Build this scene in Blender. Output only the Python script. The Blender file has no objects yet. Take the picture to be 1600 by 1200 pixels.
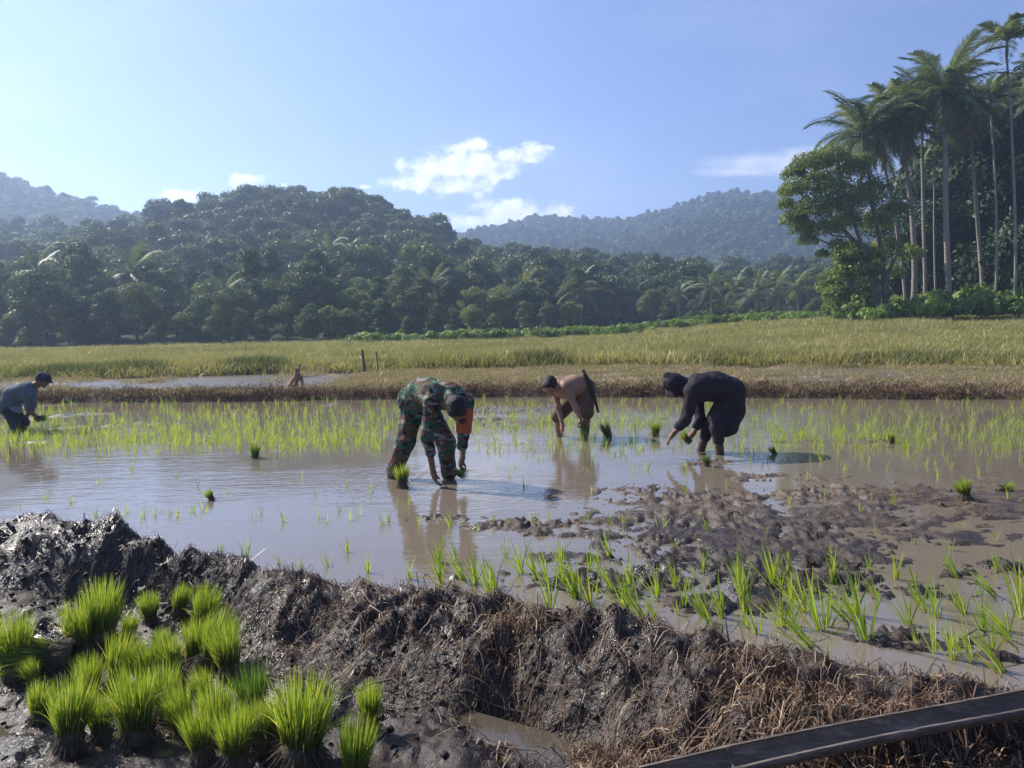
import bpy, math, random
import numpy as np
from mathutils import Vector, Matrix, Quaternion
R = math.radians
S = bpy.context.scene
COL = S.collection
random.seed(7)
rng = np.random.default_rng(7)

# ---------------------------------------------------------------- camera
F_PX, CAM_H, PITCH, ROLL = 1208.0, 1.5, R(4.25), R(1.2)
cam_d = bpy.data.cameras.new('camera'); cam = bpy.data.objects.new('camera', cam_d); COL.objects.link(cam)
cam_d.sensor_width = 36; cam_d.lens = 36 * F_PX / 1600; cam_d.clip_start = .05; cam_d.clip_end = 6000
FWD = Vector((0, math.cos(PITCH), -math.sin(PITCH)))
_u0 = Vector((0, math.sin(PITCH), math.cos(PITCH))); _r0 = Vector((1, 0, 0))
UP = _u0 * math.cos(ROLL) + _r0 * math.sin(ROLL); RIGHT = _r0 * math.cos(ROLL) - _u0 * math.sin(ROLL)
m = Matrix((RIGHT, UP, -FWD)).transposed().to_4x4(); m.translation = (0, 0, CAM_H); cam.matrix_world = m
S.camera = cam
EYE = Vector((0, 0, CAM_H))
def pdir(px, py): return FWD * F_PX + RIGHT * (px - 800) + UP * (600 - py)
def at(px, py, z=0.0):
    d = pdir(px, py); t = (z - CAM_H) / d.z; return EYE + d * t
def atd(px, py, Y):
    d = pdir(px, py); return EYE + d * (Y / d.y)

# ---------------------------------------------------------------- world, sun, exposure
SUN_EL, SUN_AZ = 40.0, -58.0
S.view_settings.view_transform = 'Standard'; S.view_settings.look = 'None'
S.view_settings.exposure = 0.80; S.view_settings.gamma = 1.0; S.view_settings.use_curve_mapping = False
world = bpy.data.worlds.new('World'); S.world = world; world.use_nodes = True
wn, wl = world.node_tree.nodes, world.node_tree.links
wn.clear()
def wnode(t, **k):
    n = wn.new(t)
    for a, b in k.items(): setattr(n, a, b)
    return n
def wmath(op, a, b=None, clamp=False):
    n = wn.new('ShaderNodeMath'); n.operation = op; n.use_clamp = clamp
    for i, v in enumerate((a, b)):
        if v is None: continue
        if isinstance(v, (int, float)): n.inputs[i].default_value = v
        else: wl.new(v, n.inputs[i])
    return n.outputs[0]
sky = wnode('ShaderNodeTexSky', sky_type='NISHITA', sun_disc=False)
sky.sun_elevation = R(SUN_EL); sky.sun_rotation = R(SUN_AZ); sky.altitude = 100; sky.air_density = 1.0; sky.dust_density = .25; sky.ozone_density = 4.0
tc = wnode('ShaderNodeTexCoord'); sep = wnode('ShaderNodeSeparateXYZ'); wl.new(tc.outputs['Generated'], sep.inputs[0])
yy = wmath('MAXIMUM', sep.outputs[1], .05)
cu, cv = wmath('DIVIDE', sep.outputs[0], yy), wmath('DIVIDE', sep.outputs[2], yy)
def cloud_uv(px, py):
    d = pdir(px, py); return d.x / d.y, d.z / d.y
# clouds of the sky: soft ellipses in direction space, broken up by noise
comb = wnode('ShaderNodeCombineXYZ'); wl.new(cu, comb.inputs[0]); wl.new(cv, comb.inputs[1])
def wnoise(scale, detail, rough, sx=1, sy=1, off=(0, 0, 0)):
    mp = wnode('ShaderNodeMapping'); mp.inputs['Scale'].default_value = (sx, sy, 1); mp.inputs['Location'].default_value = off
    wl.new(comb.outputs[0], mp.inputs[0])
    n = wnode('ShaderNodeTexNoise'); n.inputs['Scale'].default_value = scale; n.inputs['Detail'].default_value = detail; n.inputs['Roughness'].default_value = rough
    wl.new(mp.outputs[0], n.inputs['Vector']); return n.outputs[0]
def blobs(lst):
    tot = None
    for (px, py, rx, ry) in lst:
        u0, v0 = cloud_uv(px, py)
        a = wmath('DIVIDE', wmath('SUBTRACT', cu, u0), rx / F_PX); b = wmath('DIVIDE', wmath('SUBTRACT', cv, v0), ry / F_PX)
        q = wmath('SUBTRACT', 1.0, wmath('SQRT', wmath('ADD', wmath('MULTIPLY', a, a), wmath('MULTIPLY', b, b))))
        tot = q if tot is None else wmath('MAXIMUM', tot, q)
    return tot
cum = blobs([(690, 262, 85, 36), (745, 258, 90, 32), (650, 287, 75, 18), (800, 242, 66, 22), (725, 288, 70, 28), (748, 226, 40, 16),
             (805, 330, 85, 28), (775, 346, 110, 18), (860, 336, 46, 26), (668, 373, 50, 16), (612, 358, 40, 14), (570, 292, 14, 6),
             (384, 281, 34, 13), (302, 306, 46, 14), (372, 314, 28, 10), (443, 289, 9, 6)])
n1 = wnoise(19, 8, .66, 1, 1.3)
cloud_a = wmath('ADD', cum, wmath('MULTIPLY', wmath('SUBTRACT', n1, .53), 2.6))
cloud_m = wn.new('ShaderNodeMapRange'); cloud_m.interpolation_type = 'SMOOTHSTEP'
wl.new(cloud_a, cloud_m.inputs[0]); cloud_m.inputs[1].default_value = -.04; cloud_m.inputs[2].default_value = .62; cloud_m.inputs[4].default_value = .96
cir = blobs([(1215, 256, 150, 26), (1290, 240, 120, 22), (1150, 268, 90, 10)])
n2 = wnoise(5, 6, .6, 1, 4.2, (.3, .1, 0))
cir_a = wmath('ADD', cir, wmath('MULTIPLY', wmath('SUBTRACT', n2, .55), 1.6))
cir_m = wn.new('ShaderNodeMapRange'); cir_m.interpolation_type = 'SMOOTHSTEP'
wl.new(cir_a, cir_m.inputs[0]); cir_m.inputs[1].default_value = .0; cir_m.inputs[2].default_value = .9; cir_m.inputs[4].default_value = .5
n3 = wnoise(2.2, 5, .6, 1, 3.0, (2.3, 5.1, 0))       # a faint high veil over the whole sky
veil = wmath('MULTIPLY', wmath('SUBTRACT', n3, .48, True), .35)
front = wmath('GREATER_THAN', sep.outputs[1], .1)
mask = wmath('MULTIPLY', wmath('MAXIMUM', cloud_m.outputs[0], wmath('MAXIMUM', cir_m.outputs[0], veil)), front)
n4 = wnoise(19, 6, .62, 1, 1.3, (.012, -.012, 0)); shade = wmath('ADD', wmath('MULTIPLY', wmath('SUBTRACT', n1, n4), 3.2), .55, True)
cc = wnode('ShaderNodeMixRGB'); cc.inputs[1].default_value = (6.8, 7.4, 8.8, 1); cc.inputs[2].default_value = (12.3, 12.3, 12.3, 1); wl.new(shade, cc.inputs[0])
tint = wnode('ShaderNodeMixRGB', blend_type='MULTIPLY'); tint.inputs[0].default_value = 1; tint.inputs[2].default_value = (.97, .92, 1.12, 1); wl.new(sky.outputs[0], tint.inputs[1])
mixw = wnode('ShaderNodeMixRGB'); wl.new(mask, mixw.inputs[0]); wl.new(tint.outputs[0], mixw.inputs[1]); wl.new(cc.outputs[0], mixw.inputs[2])
bg = wnode('ShaderNodeBackground'); bg.inputs[1].default_value = .079; wl.new(mixw.outputs[0], bg.inputs[0])
wo = wnode('ShaderNodeOutputWorld'); wl.new(bg.outputs[0], wo.inputs[0])
sun_d = bpy.data.lights.new('sun', 'SUN'); sun_d.energy = 4.9; sun_d.angle = R(.53); sun_d.color = (1, .95, .86)
sun = bpy.data.objects.new('sun', sun_d); COL.objects.link(sun); sun.location = (-60, 40, 80)
sd = Vector((math.sin(R(SUN_AZ)) * math.cos(R(SUN_EL)), math.cos(R(SUN_AZ)) * math.cos(R(SUN_EL)), math.sin(R(SUN_EL))))
sun.rotation_euler = sd.to_track_quat('Z', 'Y').to_euler()
S.render.engine = 'CYCLES'
S.cycles.max_bounces = 6; S.cycles.diffuse_bounces = 3; S.cycles.glossy_bounces = 3; S.cycles.transmission_bounces = 4; S.cycles.volume_bounces = 1
S.cycles.use_denoising = True; S.cycles.sample_clamp_indirect = 6

# ---------------------------------------------------------------- numpy noise
_T2 = np.random.default_rng(1).random((256, 256)); _T3 = np.random.default_rng(2).random((64, 64, 64))
def n2d(x, y, f=1.0, o=0.0):
    x = np.asarray(x) * f + o * 17.3 + 1000; y = np.asarray(y) * f + o * 7.7 + 1000
    ix = np.floor(x).astype(int); iy = np.floor(y).astype(int); fx = x - ix; fy = y - iy
    fx = fx * fx * (3 - 2 * fx); fy = fy * fy * (3 - 2 * fy)
    a = _T2[ix & 255, iy & 255]; b = _T2[(ix + 1) & 255, iy & 255]; c = _T2[ix & 255, (iy + 1) & 255]; d = _T2[(ix + 1) & 255, (iy + 1) & 255]
    return (a * (1 - fx) + b * fx) * (1 - fy) + (c * (1 - fx) + d * fx) * fy
def fbm(x, y, f, oct=4, o=0, g=.5, ridge=False):
    s = 0; a = 1; t = 0
    for i in range(oct):
        v = n2d(x * math.cos(i * .9) + y * math.sin(i * .9), -x * math.sin(i * .9) + y * math.cos(i * .9), f, o + i * 3)
        if ridge: v = 1 - np.abs(2 * v - 1)
        s = s + a * v; t += a; a *= g; f *= 2.07
    return s / t
def n3d(P, f, o=0):
    P = P * f + 500 + o * 11.3
    I = np.floor(P).astype(int); Fq = P - I; Fq = Fq * Fq * (3 - 2 * Fq); out = 0
    for dx in (0, 1):
        for dy in (0, 1):
            for dz in (0, 1):
                w = (Fq[..., 0] if dx else 1 - Fq[..., 0]) * (Fq[..., 1] if dy else 1 - Fq[..., 1]) * (Fq[..., 2] if dz else 1 - Fq[..., 2])
                out = out + w * _T3[(I[..., 0] + dx) & 63, (I[..., 1] + dy) & 63, (I[..., 2] + dz) & 63]
    return out
def sst(a, b, x):
    t = np.clip((np.asarray(x) - a) / (b - a), 0, 1); return t * t * (3 - 2 * t)

# ---------------------------------------------------------------- materials
class NT:
    def __init__(s, name):
        s.m = bpy.data.materials.new(name); s.m.use_nodes = True; s.n = s.m.node_tree.nodes; s.l = s.m.node_tree.links; s.n.clear()
        s.out = s.n.new('ShaderNodeOutputMaterial')
    def node(s, t, ins=None, **k):
        n = s.n.new(t)
        for a, b in k.items(): setattr(n, a, b)
        for a, b in (ins or {}).items():
            if isinstance(b, bpy.types.NodeSocket): s.l.new(b, n.inputs[a])
            else: n.inputs[a].default_value = b
        return n
    def coord(s, kind='Object'): return s.node('ShaderNodeTexCoord').outputs[kind]
    def pos(s): return s.node('ShaderNodeNewGeometry').outputs['Position']
    def noise(s, vec, scale, detail=4, rough=.55, sc=None, dist=0):
        if sc: vec = s.node('ShaderNodeMapping', {0: vec, 'Scale': sc}).outputs[0]
        return s.node('ShaderNodeTexNoise', {'Vector': vec, 'Scale': scale, 'Detail': detail, 'Roughness': rough, 'Distortion': dist}).outputs[0]
    def ramp(s, fac, stops, interp='LINEAR'):
        n = s.node('ShaderNodeValToRGB', {0: fac}); n.color_ramp.interpolation = interp; e = n.color_ramp.elements
        while len(e) < len(stops): e.new(.5)
        for i, (p, c) in enumerate(stops): e[i].position = p; e[i].color = (*c, 1) if len(c) == 3 else c
        return n.outputs[0]
    def math(s, op, a, b=0.0, clamp=False): return s.node('ShaderNodeMath', {0: a, 1: b}, operation=op, use_clamp=clamp).outputs[0]
    def mix(s, f, a, b, mode='MIX'): return s.node('ShaderNodeMixRGB', {0: f, 1: a, 2: b}, blend_type=mode).outputs[0]
    def bump(s, h, strength=.5, dist=.01): return s.node('ShaderNodeBump', {'Height': h, 'Strength': strength, 'Distance': dist}).outputs[0]
    def bsdf(s, col, rough=.8, normal=None, spec=.5, **kw):
        i = {'Base Color': col if isinstance(col, bpy.types.NodeSocket) else (*col, 1), 'Roughness': rough, 'Specular IOR Level': spec}; i.update(kw)
        b = s.node('ShaderNodeBsdfPrincipled', i)
        if normal is not None: s.l.new(normal, b.inputs['Normal'])
        return b.outputs[0]
    def done(s, sh): s.l.new(sh, s.out.inputs[0]); return s.m
def leaf_mat(name, stops, trans=.45, tcol=1.35, rough=.45, vari=.5, big=.0, spec=.35):
    t = NT(name); isl = t.node('ShaderNodeNewGeometry').outputs['Random Per Island']; ob = t.node('ShaderNodeObjectInfo').outputs['Random']
    f = isl
    if vari < 1: f = t.math('ADD', t.math('MULTIPLY', isl, vari), t.math('MULTIPLY', ob, 1 - vari))
    if big:
        nz = t.noise(t.pos(), big, 3); f = t.math('ADD', t.math('MULTIPLY', f, .5), t.math('MULTIPLY', t.math('SUBTRACT', nz, .25), 1.0), True)
    c = t.ramp(f, stops)
    b = t.bsdf(c, rough, spec=spec)
    tr = t.node('ShaderNodeBsdfTranslucent', {0: t.mix(1.0, c, (tcol * 1.06, tcol, tcol * .5, 1), 'MULTIPLY')}).outputs[0]
    return t.done(t.node('ShaderNodeMixShader', {0: trans, 1: b, 2: tr}).outputs[0])
M = {}
M['rice'] = leaf_mat('rice_leaf', [(0, (.13, .21, .035)), (.5, (.25, .36, .055)), (1, (.42, .46, .11))], .52, 1.4)
M['grove_leaf_shaded'] = leaf_mat('grove_leaf_shaded', [(0, (.016, .036, .013)), (.55, (.034, .062, .018)), (1, (.085, .115, .030))], .2, 1.2, vari=.5, rough=.55, spec=.3)  # tree leaf darkened: the deep shade behind the palms is put into its colour
M['rice_dark'] = leaf_mat('rice_leaf_old', [(0, (.05, .11, .03)), (.6, (.11, .20, .045)), (1, (.22, .29, .07))], .45, 1.3)
M['field_grass'] = leaf_mat('field_grass', [(0, (.13, .16, .05)), (.35, (.26, .27, .10)), (.7, (.40, .365, .17)), (1, (.48, .38, .24))], .34, 1.2, big=.22)
M['edge_grass'] = leaf_mat('edge_grass', [(0, (.05, .08, .025)), (.6, (.12, .145, .05)), (1, (.26, .25, .11))], .32, 1.2)
M['short_grass'] = leaf_mat('short_grass', [(0, (.16, .18, .07)), (.45, (.31, .27, .15)), (1, (.44, .33, .24))], .3, 1.2, big=.5)
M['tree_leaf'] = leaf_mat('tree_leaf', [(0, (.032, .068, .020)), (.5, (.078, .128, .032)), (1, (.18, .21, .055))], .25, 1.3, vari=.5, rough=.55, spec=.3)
M['tree_leaf_light'] = leaf_mat('tree_leaf_light', [(0, (.06, .115, .025)), (.5, (.13, .19, .04)), (1, (.24, .27, .07))], .36, 1.4, vari=.55, rough=.5)
M['bush_leaf'] = leaf_mat('bush_leaf', [(0, (.08, .15, .03)), (.5, (.16, .26, .05)), (1, (.28, .36, .085))], .35, 1.3, vari=.5)
M['palm_leaf'] = leaf_mat('palm_leaf', [(0, (.055, .10, .04)), (.5, (.14, .185, .085)), (1, (.36, .38, .25))], .28, 1.2, rough=.5, spec=.35)
M['palm_dead'] = leaf_mat('palm_dead', [(0, (.16, .10, .05)), (1, (.34, .25, .14))], .2, 1.0)
M['straw'] = leaf_mat('straw', [(0, (.04, .022, .013)), (.4, (.125, .070, .040)), (.8, (.28, .175, .105)), (1, (.48, .36, .24))], .12, 1.0, rough=.6, vari=1)
M['straw_dark'] = leaf_mat('straw_dark', [(0, (.018, .012, .009)), (.6, (.055, .036, .024)), (1, (.15, .10, .065))], .05, 1.0, rough=.4, vari=1)
def mk_bark(name, a, b, rings=False):
    t = NT(name); p = t.coord()
    n = t.noise(p, 3, 6, .7, (1, 1, .35)); h = n
    if rings:
        w = t.node('ShaderNodeTexWave', {'Vector': p, 'Scale': 1.1, 'Distortion': 1.0}, bands_direction='Z').outputs[1]; h = t.math('ADD', n, t.math('MULTIPLY', w, .5))
    return t.done(t.bsdf(t.ramp(n, [(.25, a), (.75, b)]), .85, t.bump(h, .7, .04), spec=.2))
M['bark'] = mk_bark('bark', (.06, .05, .04), (.20, .17, .13)); M['palm_bark'] = mk_bark('palm_bark', (.16, .14, .11), (.36, .32, .27), True)
def mk_mud():
    t = NT('mud'); p = t.pos()
    big = t.noise(p, 1.4, 5, .6); fine = t.noise(p, 38, 6, .65); mid = t.noise(p, 9, 5, .6)
    c = t.ramp(t.math('ADD', t.math('MULTIPLY', mid, .5), t.math('MULTIPLY', fine, .5)), [(.3, (.014, .009, .0065)), (.55, (.038, .0255, .018)), (.75, (.115, .077, .052))])
    sepn = t.node('ShaderNodeSeparateXYZ', {0: p})
    yfar = t.node('ShaderNodeMapRange', {0: sepn.outputs[1], 1: 4.2, 2: 7.5}, interpolation_type='SMOOTHSTEP').outputs[0]
    c = t.mix(yfar, c, t.ramp(mid, [(.3, (.050, .034, .021)), (.7, (.185, .135, .088))]))
    # dry trampled ground and field soil further off
    dry = t.node('ShaderNodeMapRange', {0: t.math('ADD', sepn.outputs[1], t.math('MULTIPLY', sepn.outputs[0], .17)), 1: 15.1, 2: 16.1}, interpolation_type='SMOOTHSTEP').outputs[0]
    wl_ = t.node('ShaderNodeMapRange', {0: sepn.outputs[0], 1: -4.0, 2: -6.5}, interpolation_type='SMOOTHSTEP').outputs[0]
    wn_ = t.node('ShaderNodeMapRange', {0: t.noise(p, .9, 4, .6, (.6, 1.6, 1)), 1: .44, 2: .54}, interpolation_type='SMOOTHSTEP').outputs[0]
    wd_ = t.node('ShaderNodeMapRange', {0: t.math('ADD', sepn.outputs[1], t.math('MULTIPLY', sepn.outputs[0], .17)), 1: 17.0, 2: 17.6}, interpolation_type='SMOOTHSTEP').outputs[0]
    dry = t.math('MULTIPLY', dry, t.math('SUBTRACT', 1.0, t.math('MULTIPLY', t.math('MULTIPLY', wl_, wn_), wd_)))
    dn = t.noise(p, .8, 5, .6, (1, 2.2, 1))
    c = t.mix(dry, c, t.ramp(dn, [(.35, (.085, .055, .036)), (.5, (.17, .12, .072)), (.7, (.25, .20, .11))]))
    wet = t.ramp(t.math('ADD', t.math('MULTIPLY', big, .6), t.math('MULTIPLY', mid, .4)), [(.42, (.15,) * 3), (.58, (.72,) * 3)])
    rr = t.math('ADD', t.node('ShaderNodeSeparateColor', {0: wet}).outputs[0], t.math('MULTIPLY', dry, .75), True)
    hb = t.math('ADD', t.math('MULTIPLY', fine, .55), mid)
    return t.done(t.bsdf(c, rr, t.bump(hb, .7, .03), spec=.42))
M['mud'] = mk_mud()
def mk_water(name, col, ripple, rough=.03, bmp=.26):
    t = NT(name); p = t.pos()
    fine = t.noise(p, 9, 3, .5, (.55, 1.7, 1)); mid = t.noise(p, 3.2, 2, .5, (.4, 1.6, 1), .6)
    rz = t.node('ShaderNodeMapRange', {0: t.noise(p, .35, 2, .5), 1: .42, 2: .60}, interpolation_type='SMOOTHSTEP').outputs[0]
    h = t.math('MULTIPLY', t.math('ADD', fine, t.math('MULTIPLY', mid, 1.4)), t.math('ADD', .22, rz))
    for (px, py, r) in ripple:       # rings spreading from the workers' legs
        q = at(px, py, 0)
        sub = t.node('ShaderNodeVectorMath', {0: p, 1: (q.x, q.y, 0)}, operation='SUBTRACT').outputs[0]
        dd = t.node('ShaderNodeVectorMath', {0: sub}, operation='LENGTH').outputs['Value']
        dw = t.math('ADD', dd, t.math('MULTIPLY', mid, .6))
        s = t.math('SINE', t.math('MULTIPLY', dw, 55.0))
        fall = t.node('ShaderNodeMapRange', {0: dd, 1: .1, 2: r, 3: .20, 4: 0.0}, interpolation_type='SMOOTHSTEP').outputs[0]
        h = t.math('ADD', h, t.math('MULTIPLY', s, fall))
    c = t.mix(t.noise(p, .9, 4, .6), (*[v * .82 for v in col], 1), (*[v * 1.15 for v in col], 1))
    fl = t.node('ShaderNodeTexVoronoi', {'Vector': p, 'Scale': 14.0, 'Randomness': 1.0}).outputs[0]
    c = t.mix(t.math('LESS_THAN', fl, .045), c, (.26, .22, .16, 1))
    return t.done(t.bsdf(c, rough, t.bump(h, bmp, .009), spec=.95, IOR=1.36))
M['water'] = mk_water('muddy_water', (.175, .142, .105), [(690, 762, 1.9), (612, 750, 1.3), (880, 684, 1.6), (915, 684, 1.5), (1125, 712, 1.5), (30, 668, 1.2)])
M['wet_field'] = mk_water('wet_field_water', (.15, .12, .09), [], .24, .9)
M['puddle'] = mk_water('puddle_water', (.085, .068, .048), [])
def mk_cloth(name, a, b, scale=9, rough=.85):
    t = NT(name); p = t.coord(); n = t.noise(p, scale, 5, .6); w = t.noise(p, 160, 2)
    return t.done(t.bsdf(t.mix(n, (*a, 1), (*b, 1)), rough, t.bump(t.math('ADD', n, t.math('MULTIPLY', w, .15)), .5, .03), spec=.25))
def mk_camo():
    t = NT('camouflage_cloth'); p = t.coord()
    sc = (1, 1, 2.0)
    a = t.noise(p, 6.5, 3, .55, sc, .7); b = t.noise(t.node('ShaderNodeMapping', {0: p, 'Location': (5, 3, 9)}).outputs[0], 7.5, 3, .55, sc, .7)
    d = t.noise(t.node('ShaderNodeMapping', {0: p, 'Location': (1, 8, 4)}).outputs[0], 10, 3, .55, sc, .9)
    c = t.mix(t.math('GREATER_THAN', a, .51), (.035, .10, .062, 1), (.13, .062, .045, 1))
    c = t.mix(t.math('GREATER_THAN', b, .58), c, (.25, .23, .185, 1))
    c = t.mix(t.math('GREATER_THAN', d, .57), c, (.018, .020, .022, 1))
    w = t.noise(p, 12, 4)
    return t.done(t.bsdf(c, .85, t.bump(w, .5, .03), spec=.2))
M['camo'] = mk_camo()
M['skin'] = mk_cloth('skin', (.16, .085, .055), (.21, .115, .075), 14, .5)
M['skin_tan'] = mk_cloth('tanned_skin', (.24, .135, .085), (.33, .19, .125), 14, .42)
M['mud_leg'] = mk_cloth('muddy_cloth', (.06, .045, .035), (.10, .075, .055), 14, .55)
M['hair'] = mk_cloth('hair', (.010, .009, .009), (.022, .018, .016), 60, .5)
M['orange'] = mk_cloth('orange_cloth', (.36, .075, .03), (.46, .12, .045), 8, .8)
M['emblem'] = mk_cloth('emblem_cloth', (.04, .03, .03), (.09, .06, .05), 30, .8)
M['black_cloth'] = mk_cloth('black_cloth', (.018, .014, .017), (.048, .038, .044), 10, .9)
M['brown_cloth'] = mk_cloth('brown_cloth', (.055, .042, .040), (.085, .065, .06), 9, .9)
M['grey_cloth'] = mk_cloth('grey_cloth', (.075, .10, .115), (.10, .13, .145), 6, .9)
M['pale_cloth'] = mk_cloth('pale_cloth', (.18, .22, .26), (.24, .28, .32), 6, .9)
M['navy'] = mk_cloth('dark_shorts', (.02, .026, .04), (.04, .045, .06), 6, .9)
M['tan_cloth'] = mk_cloth('tan_cloth', (.10, .065, .045), (.16, .105, .07), 9, .9)
M['pink'] = mk_cloth('pinkish_cloth', (.19, .12, .11), (.26, .17, .155), 30, .9)
M['fur'] = mk_cloth('fur', (.22, .13, .08), (.34, .21, .14), 30, .9)
M['leather'] = mk_cloth('leather', (.02, .015, .012), (.05, .035, .025), 20, .5)
M['roots'] = mk_cloth('seedling_roots', (.05, .042, .028), (.15, .12, .07), 40, .8)
M['bund_stem'] = leaf_mat('seedling_stem', [(0, (.12, .18, .05)), (1, (.30, .34, .14))], .3, 1.2)
M['wood'] = mk_cloth('weathered_wood', (.06, .05, .04), (.16, .13, .10), 20, .8)
def mk_trough():
    t = NT('weathered_bamboo'); p = t.coord()
    n = t.noise(p, 5, 6, .65, (.25, 4, 4)); g = t.noise(p, 40, 4, .6, (.15, 3, 3))
    c = t.ramp(t.math('ADD', t.math('MULTIPLY', n, .6), t.math('MULTIPLY', g, .4)), [(.3, (.05, .040, .032)), (.5, (.12, .098, .078)), (.68, (.30, .245, .19))])
    return t.done(t.bsdf(c, .5, t.bump(t.math('ADD', g, n), .7, .008), spec=.3))
M['trough'] = mk_trough()
def mk_hill():
    t = NT('hill_ground'); p = t.pos()
    return t.done(t.bsdf(t.ramp(t.noise(p, .06, 6, .65), [(.35, (.022, .040, .014)), (.62, (.045, .065, .022)), (.75, (.12, .09, .055))]), .95, spec=.1))
M['hill'] = mk_hill()

# ---------------------------------------------------------------- object helpers
def tag(o, label=None, cat=None, group=None, kind=None):
    if label: o['label'] = label
    if cat: o['category'] = cat
    if group: o['group'] = group
    if kind: o['kind'] = kind
    return o
def mesh_np(name, V, faces, mats=(), smooth=True, fmat=None):
    me = bpy.data.meshes.new(name); V = np.asarray(V, np.float32); faces = np.asarray(faces, np.int32)
    k = faces.shape[1]; me.vertices.add(len(V)); me.vertices.foreach_set('co', V.ravel())
    me.loops.add(faces.size); me.loops.foreach_set('vertex_index', faces.ravel())
    me.polygons.add(len(faces)); me.polygons.foreach_set('loop_start', np.arange(len(faces), dtype=np.int32) * k)
    try: me.polygons.foreach_set('loop_total', np.full(len(faces), k, np.int32))
    except Exception: pass
    if smooth: me.polygons.foreach_set('use_smooth', np.ones(len(faces), bool))
    for q in mats: me.materials.append(q)
    if fmat is not None: me.polygons.foreach_set('material_index', np.asarray(fmat, np.int32))
    me.update(calc_edges=True); me.validate(); return me
def obj(name, me, parent=None, loc=None, rot=None, scl=None, col=None):
    o = bpy.data.objects.new(name, me); (col or COL).objects.link(o)
    if parent: o.parent = parent
    if loc is not None: o.location = loc
    if rot is not None: o.rotation_euler = rot
    if scl is not None: o.scale = (scl,) * 3 if isinstance(scl, (int, float)) else scl
    return o
def ribbons(P, side, W):
    """P (N,S,3) centre lines, side (N,3) or (N,S,3), W (N,S) half widths -> verts, quads"""
    N, s, _ = P.shape
    if side.ndim == 2: side = side[:, None, :]
    A = P - side * W[..., None]; B = P + side * W[..., None]
    V = np.stack([A, B], 2).reshape(-1, 3)
    b = (np.arange(N) * s * 2)[:, None] + (np.arange(s - 1) * 2)[None]
    Fq = np.stack([b, b + 1, b + 3, b + 2], -1).reshape(-1, 4)
    return V, Fq
def merge(parts):
    V, Fq, o = [], [], 0
    for v, f in parts: V.append(v); Fq.append(f + o); o += len(v)
    return np.concatenate(V), np.concatenate(Fq)
def blades(base, head, lean, length, width, bend, segs=4, tip=.12, g=None):
    """grass blades: base (N,3), head azimuth, lean from vertical, bend added to the tip"""
    g = g or rng; N = len(base); P = np.zeros((N, segs + 1, 3)); P[:, 0] = base
    for i in range(segs):
        t = (i + .5) / segs; a = lean + bend * t ** 1.4
        d = np.stack([np.sin(a) * np.cos(head), np.sin(a) * np.sin(head), np.cos(a)], -1); P[:, i + 1] = P[:, i] + d * (length / segs)[:, None]
    fa = g.random(N) * 6.283; side = np.stack([np.cos(fa), np.sin(fa), np.zeros(N)], -1)
    t = np.linspace(0, 1, segs + 1); prof = np.minimum(1, (1 - t) * 1.8 + tip) * np.minimum(1, .55 + t * 2)
    return ribbons(P, side, width[:, None] * .5 * prof[None])
def tube(path, rad, n=8, closed=False):
    path = np.asarray(path, float); K = len(path); rad = np.broadcast_to(rad, (K,)); V = []
    up = np.array([.13, .21, 1.0])
    for i in range(K):
        d = path[min(i + 1, K - 1)] - path[max(i - 1, 0)]; d = d / (np.linalg.norm(d) + 1e-9)
        u = np.cross(d, up if abs(d[2]) < .95 else np.array([1.0, .1, 0])); u /= np.linalg.norm(u); v = np.cross(d, u)
        a = np.arange(n) * 2 * math.pi / n; V.append(path[i] + rad[i] * (np.cos(a)[:, None] * u + np.sin(a)[:, None] * v))
    V = np.concatenate(V); i, j = np.meshgrid(np.arange(K - 1), np.arange(n), indexing='ij'); i = i.ravel(); j = j.ravel(); j2 = (j + 1) % n
    return V, np.stack([i * n + j, i * n + j2, (i + 1) * n + j2, (i + 1) * n + j], -1)
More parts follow.
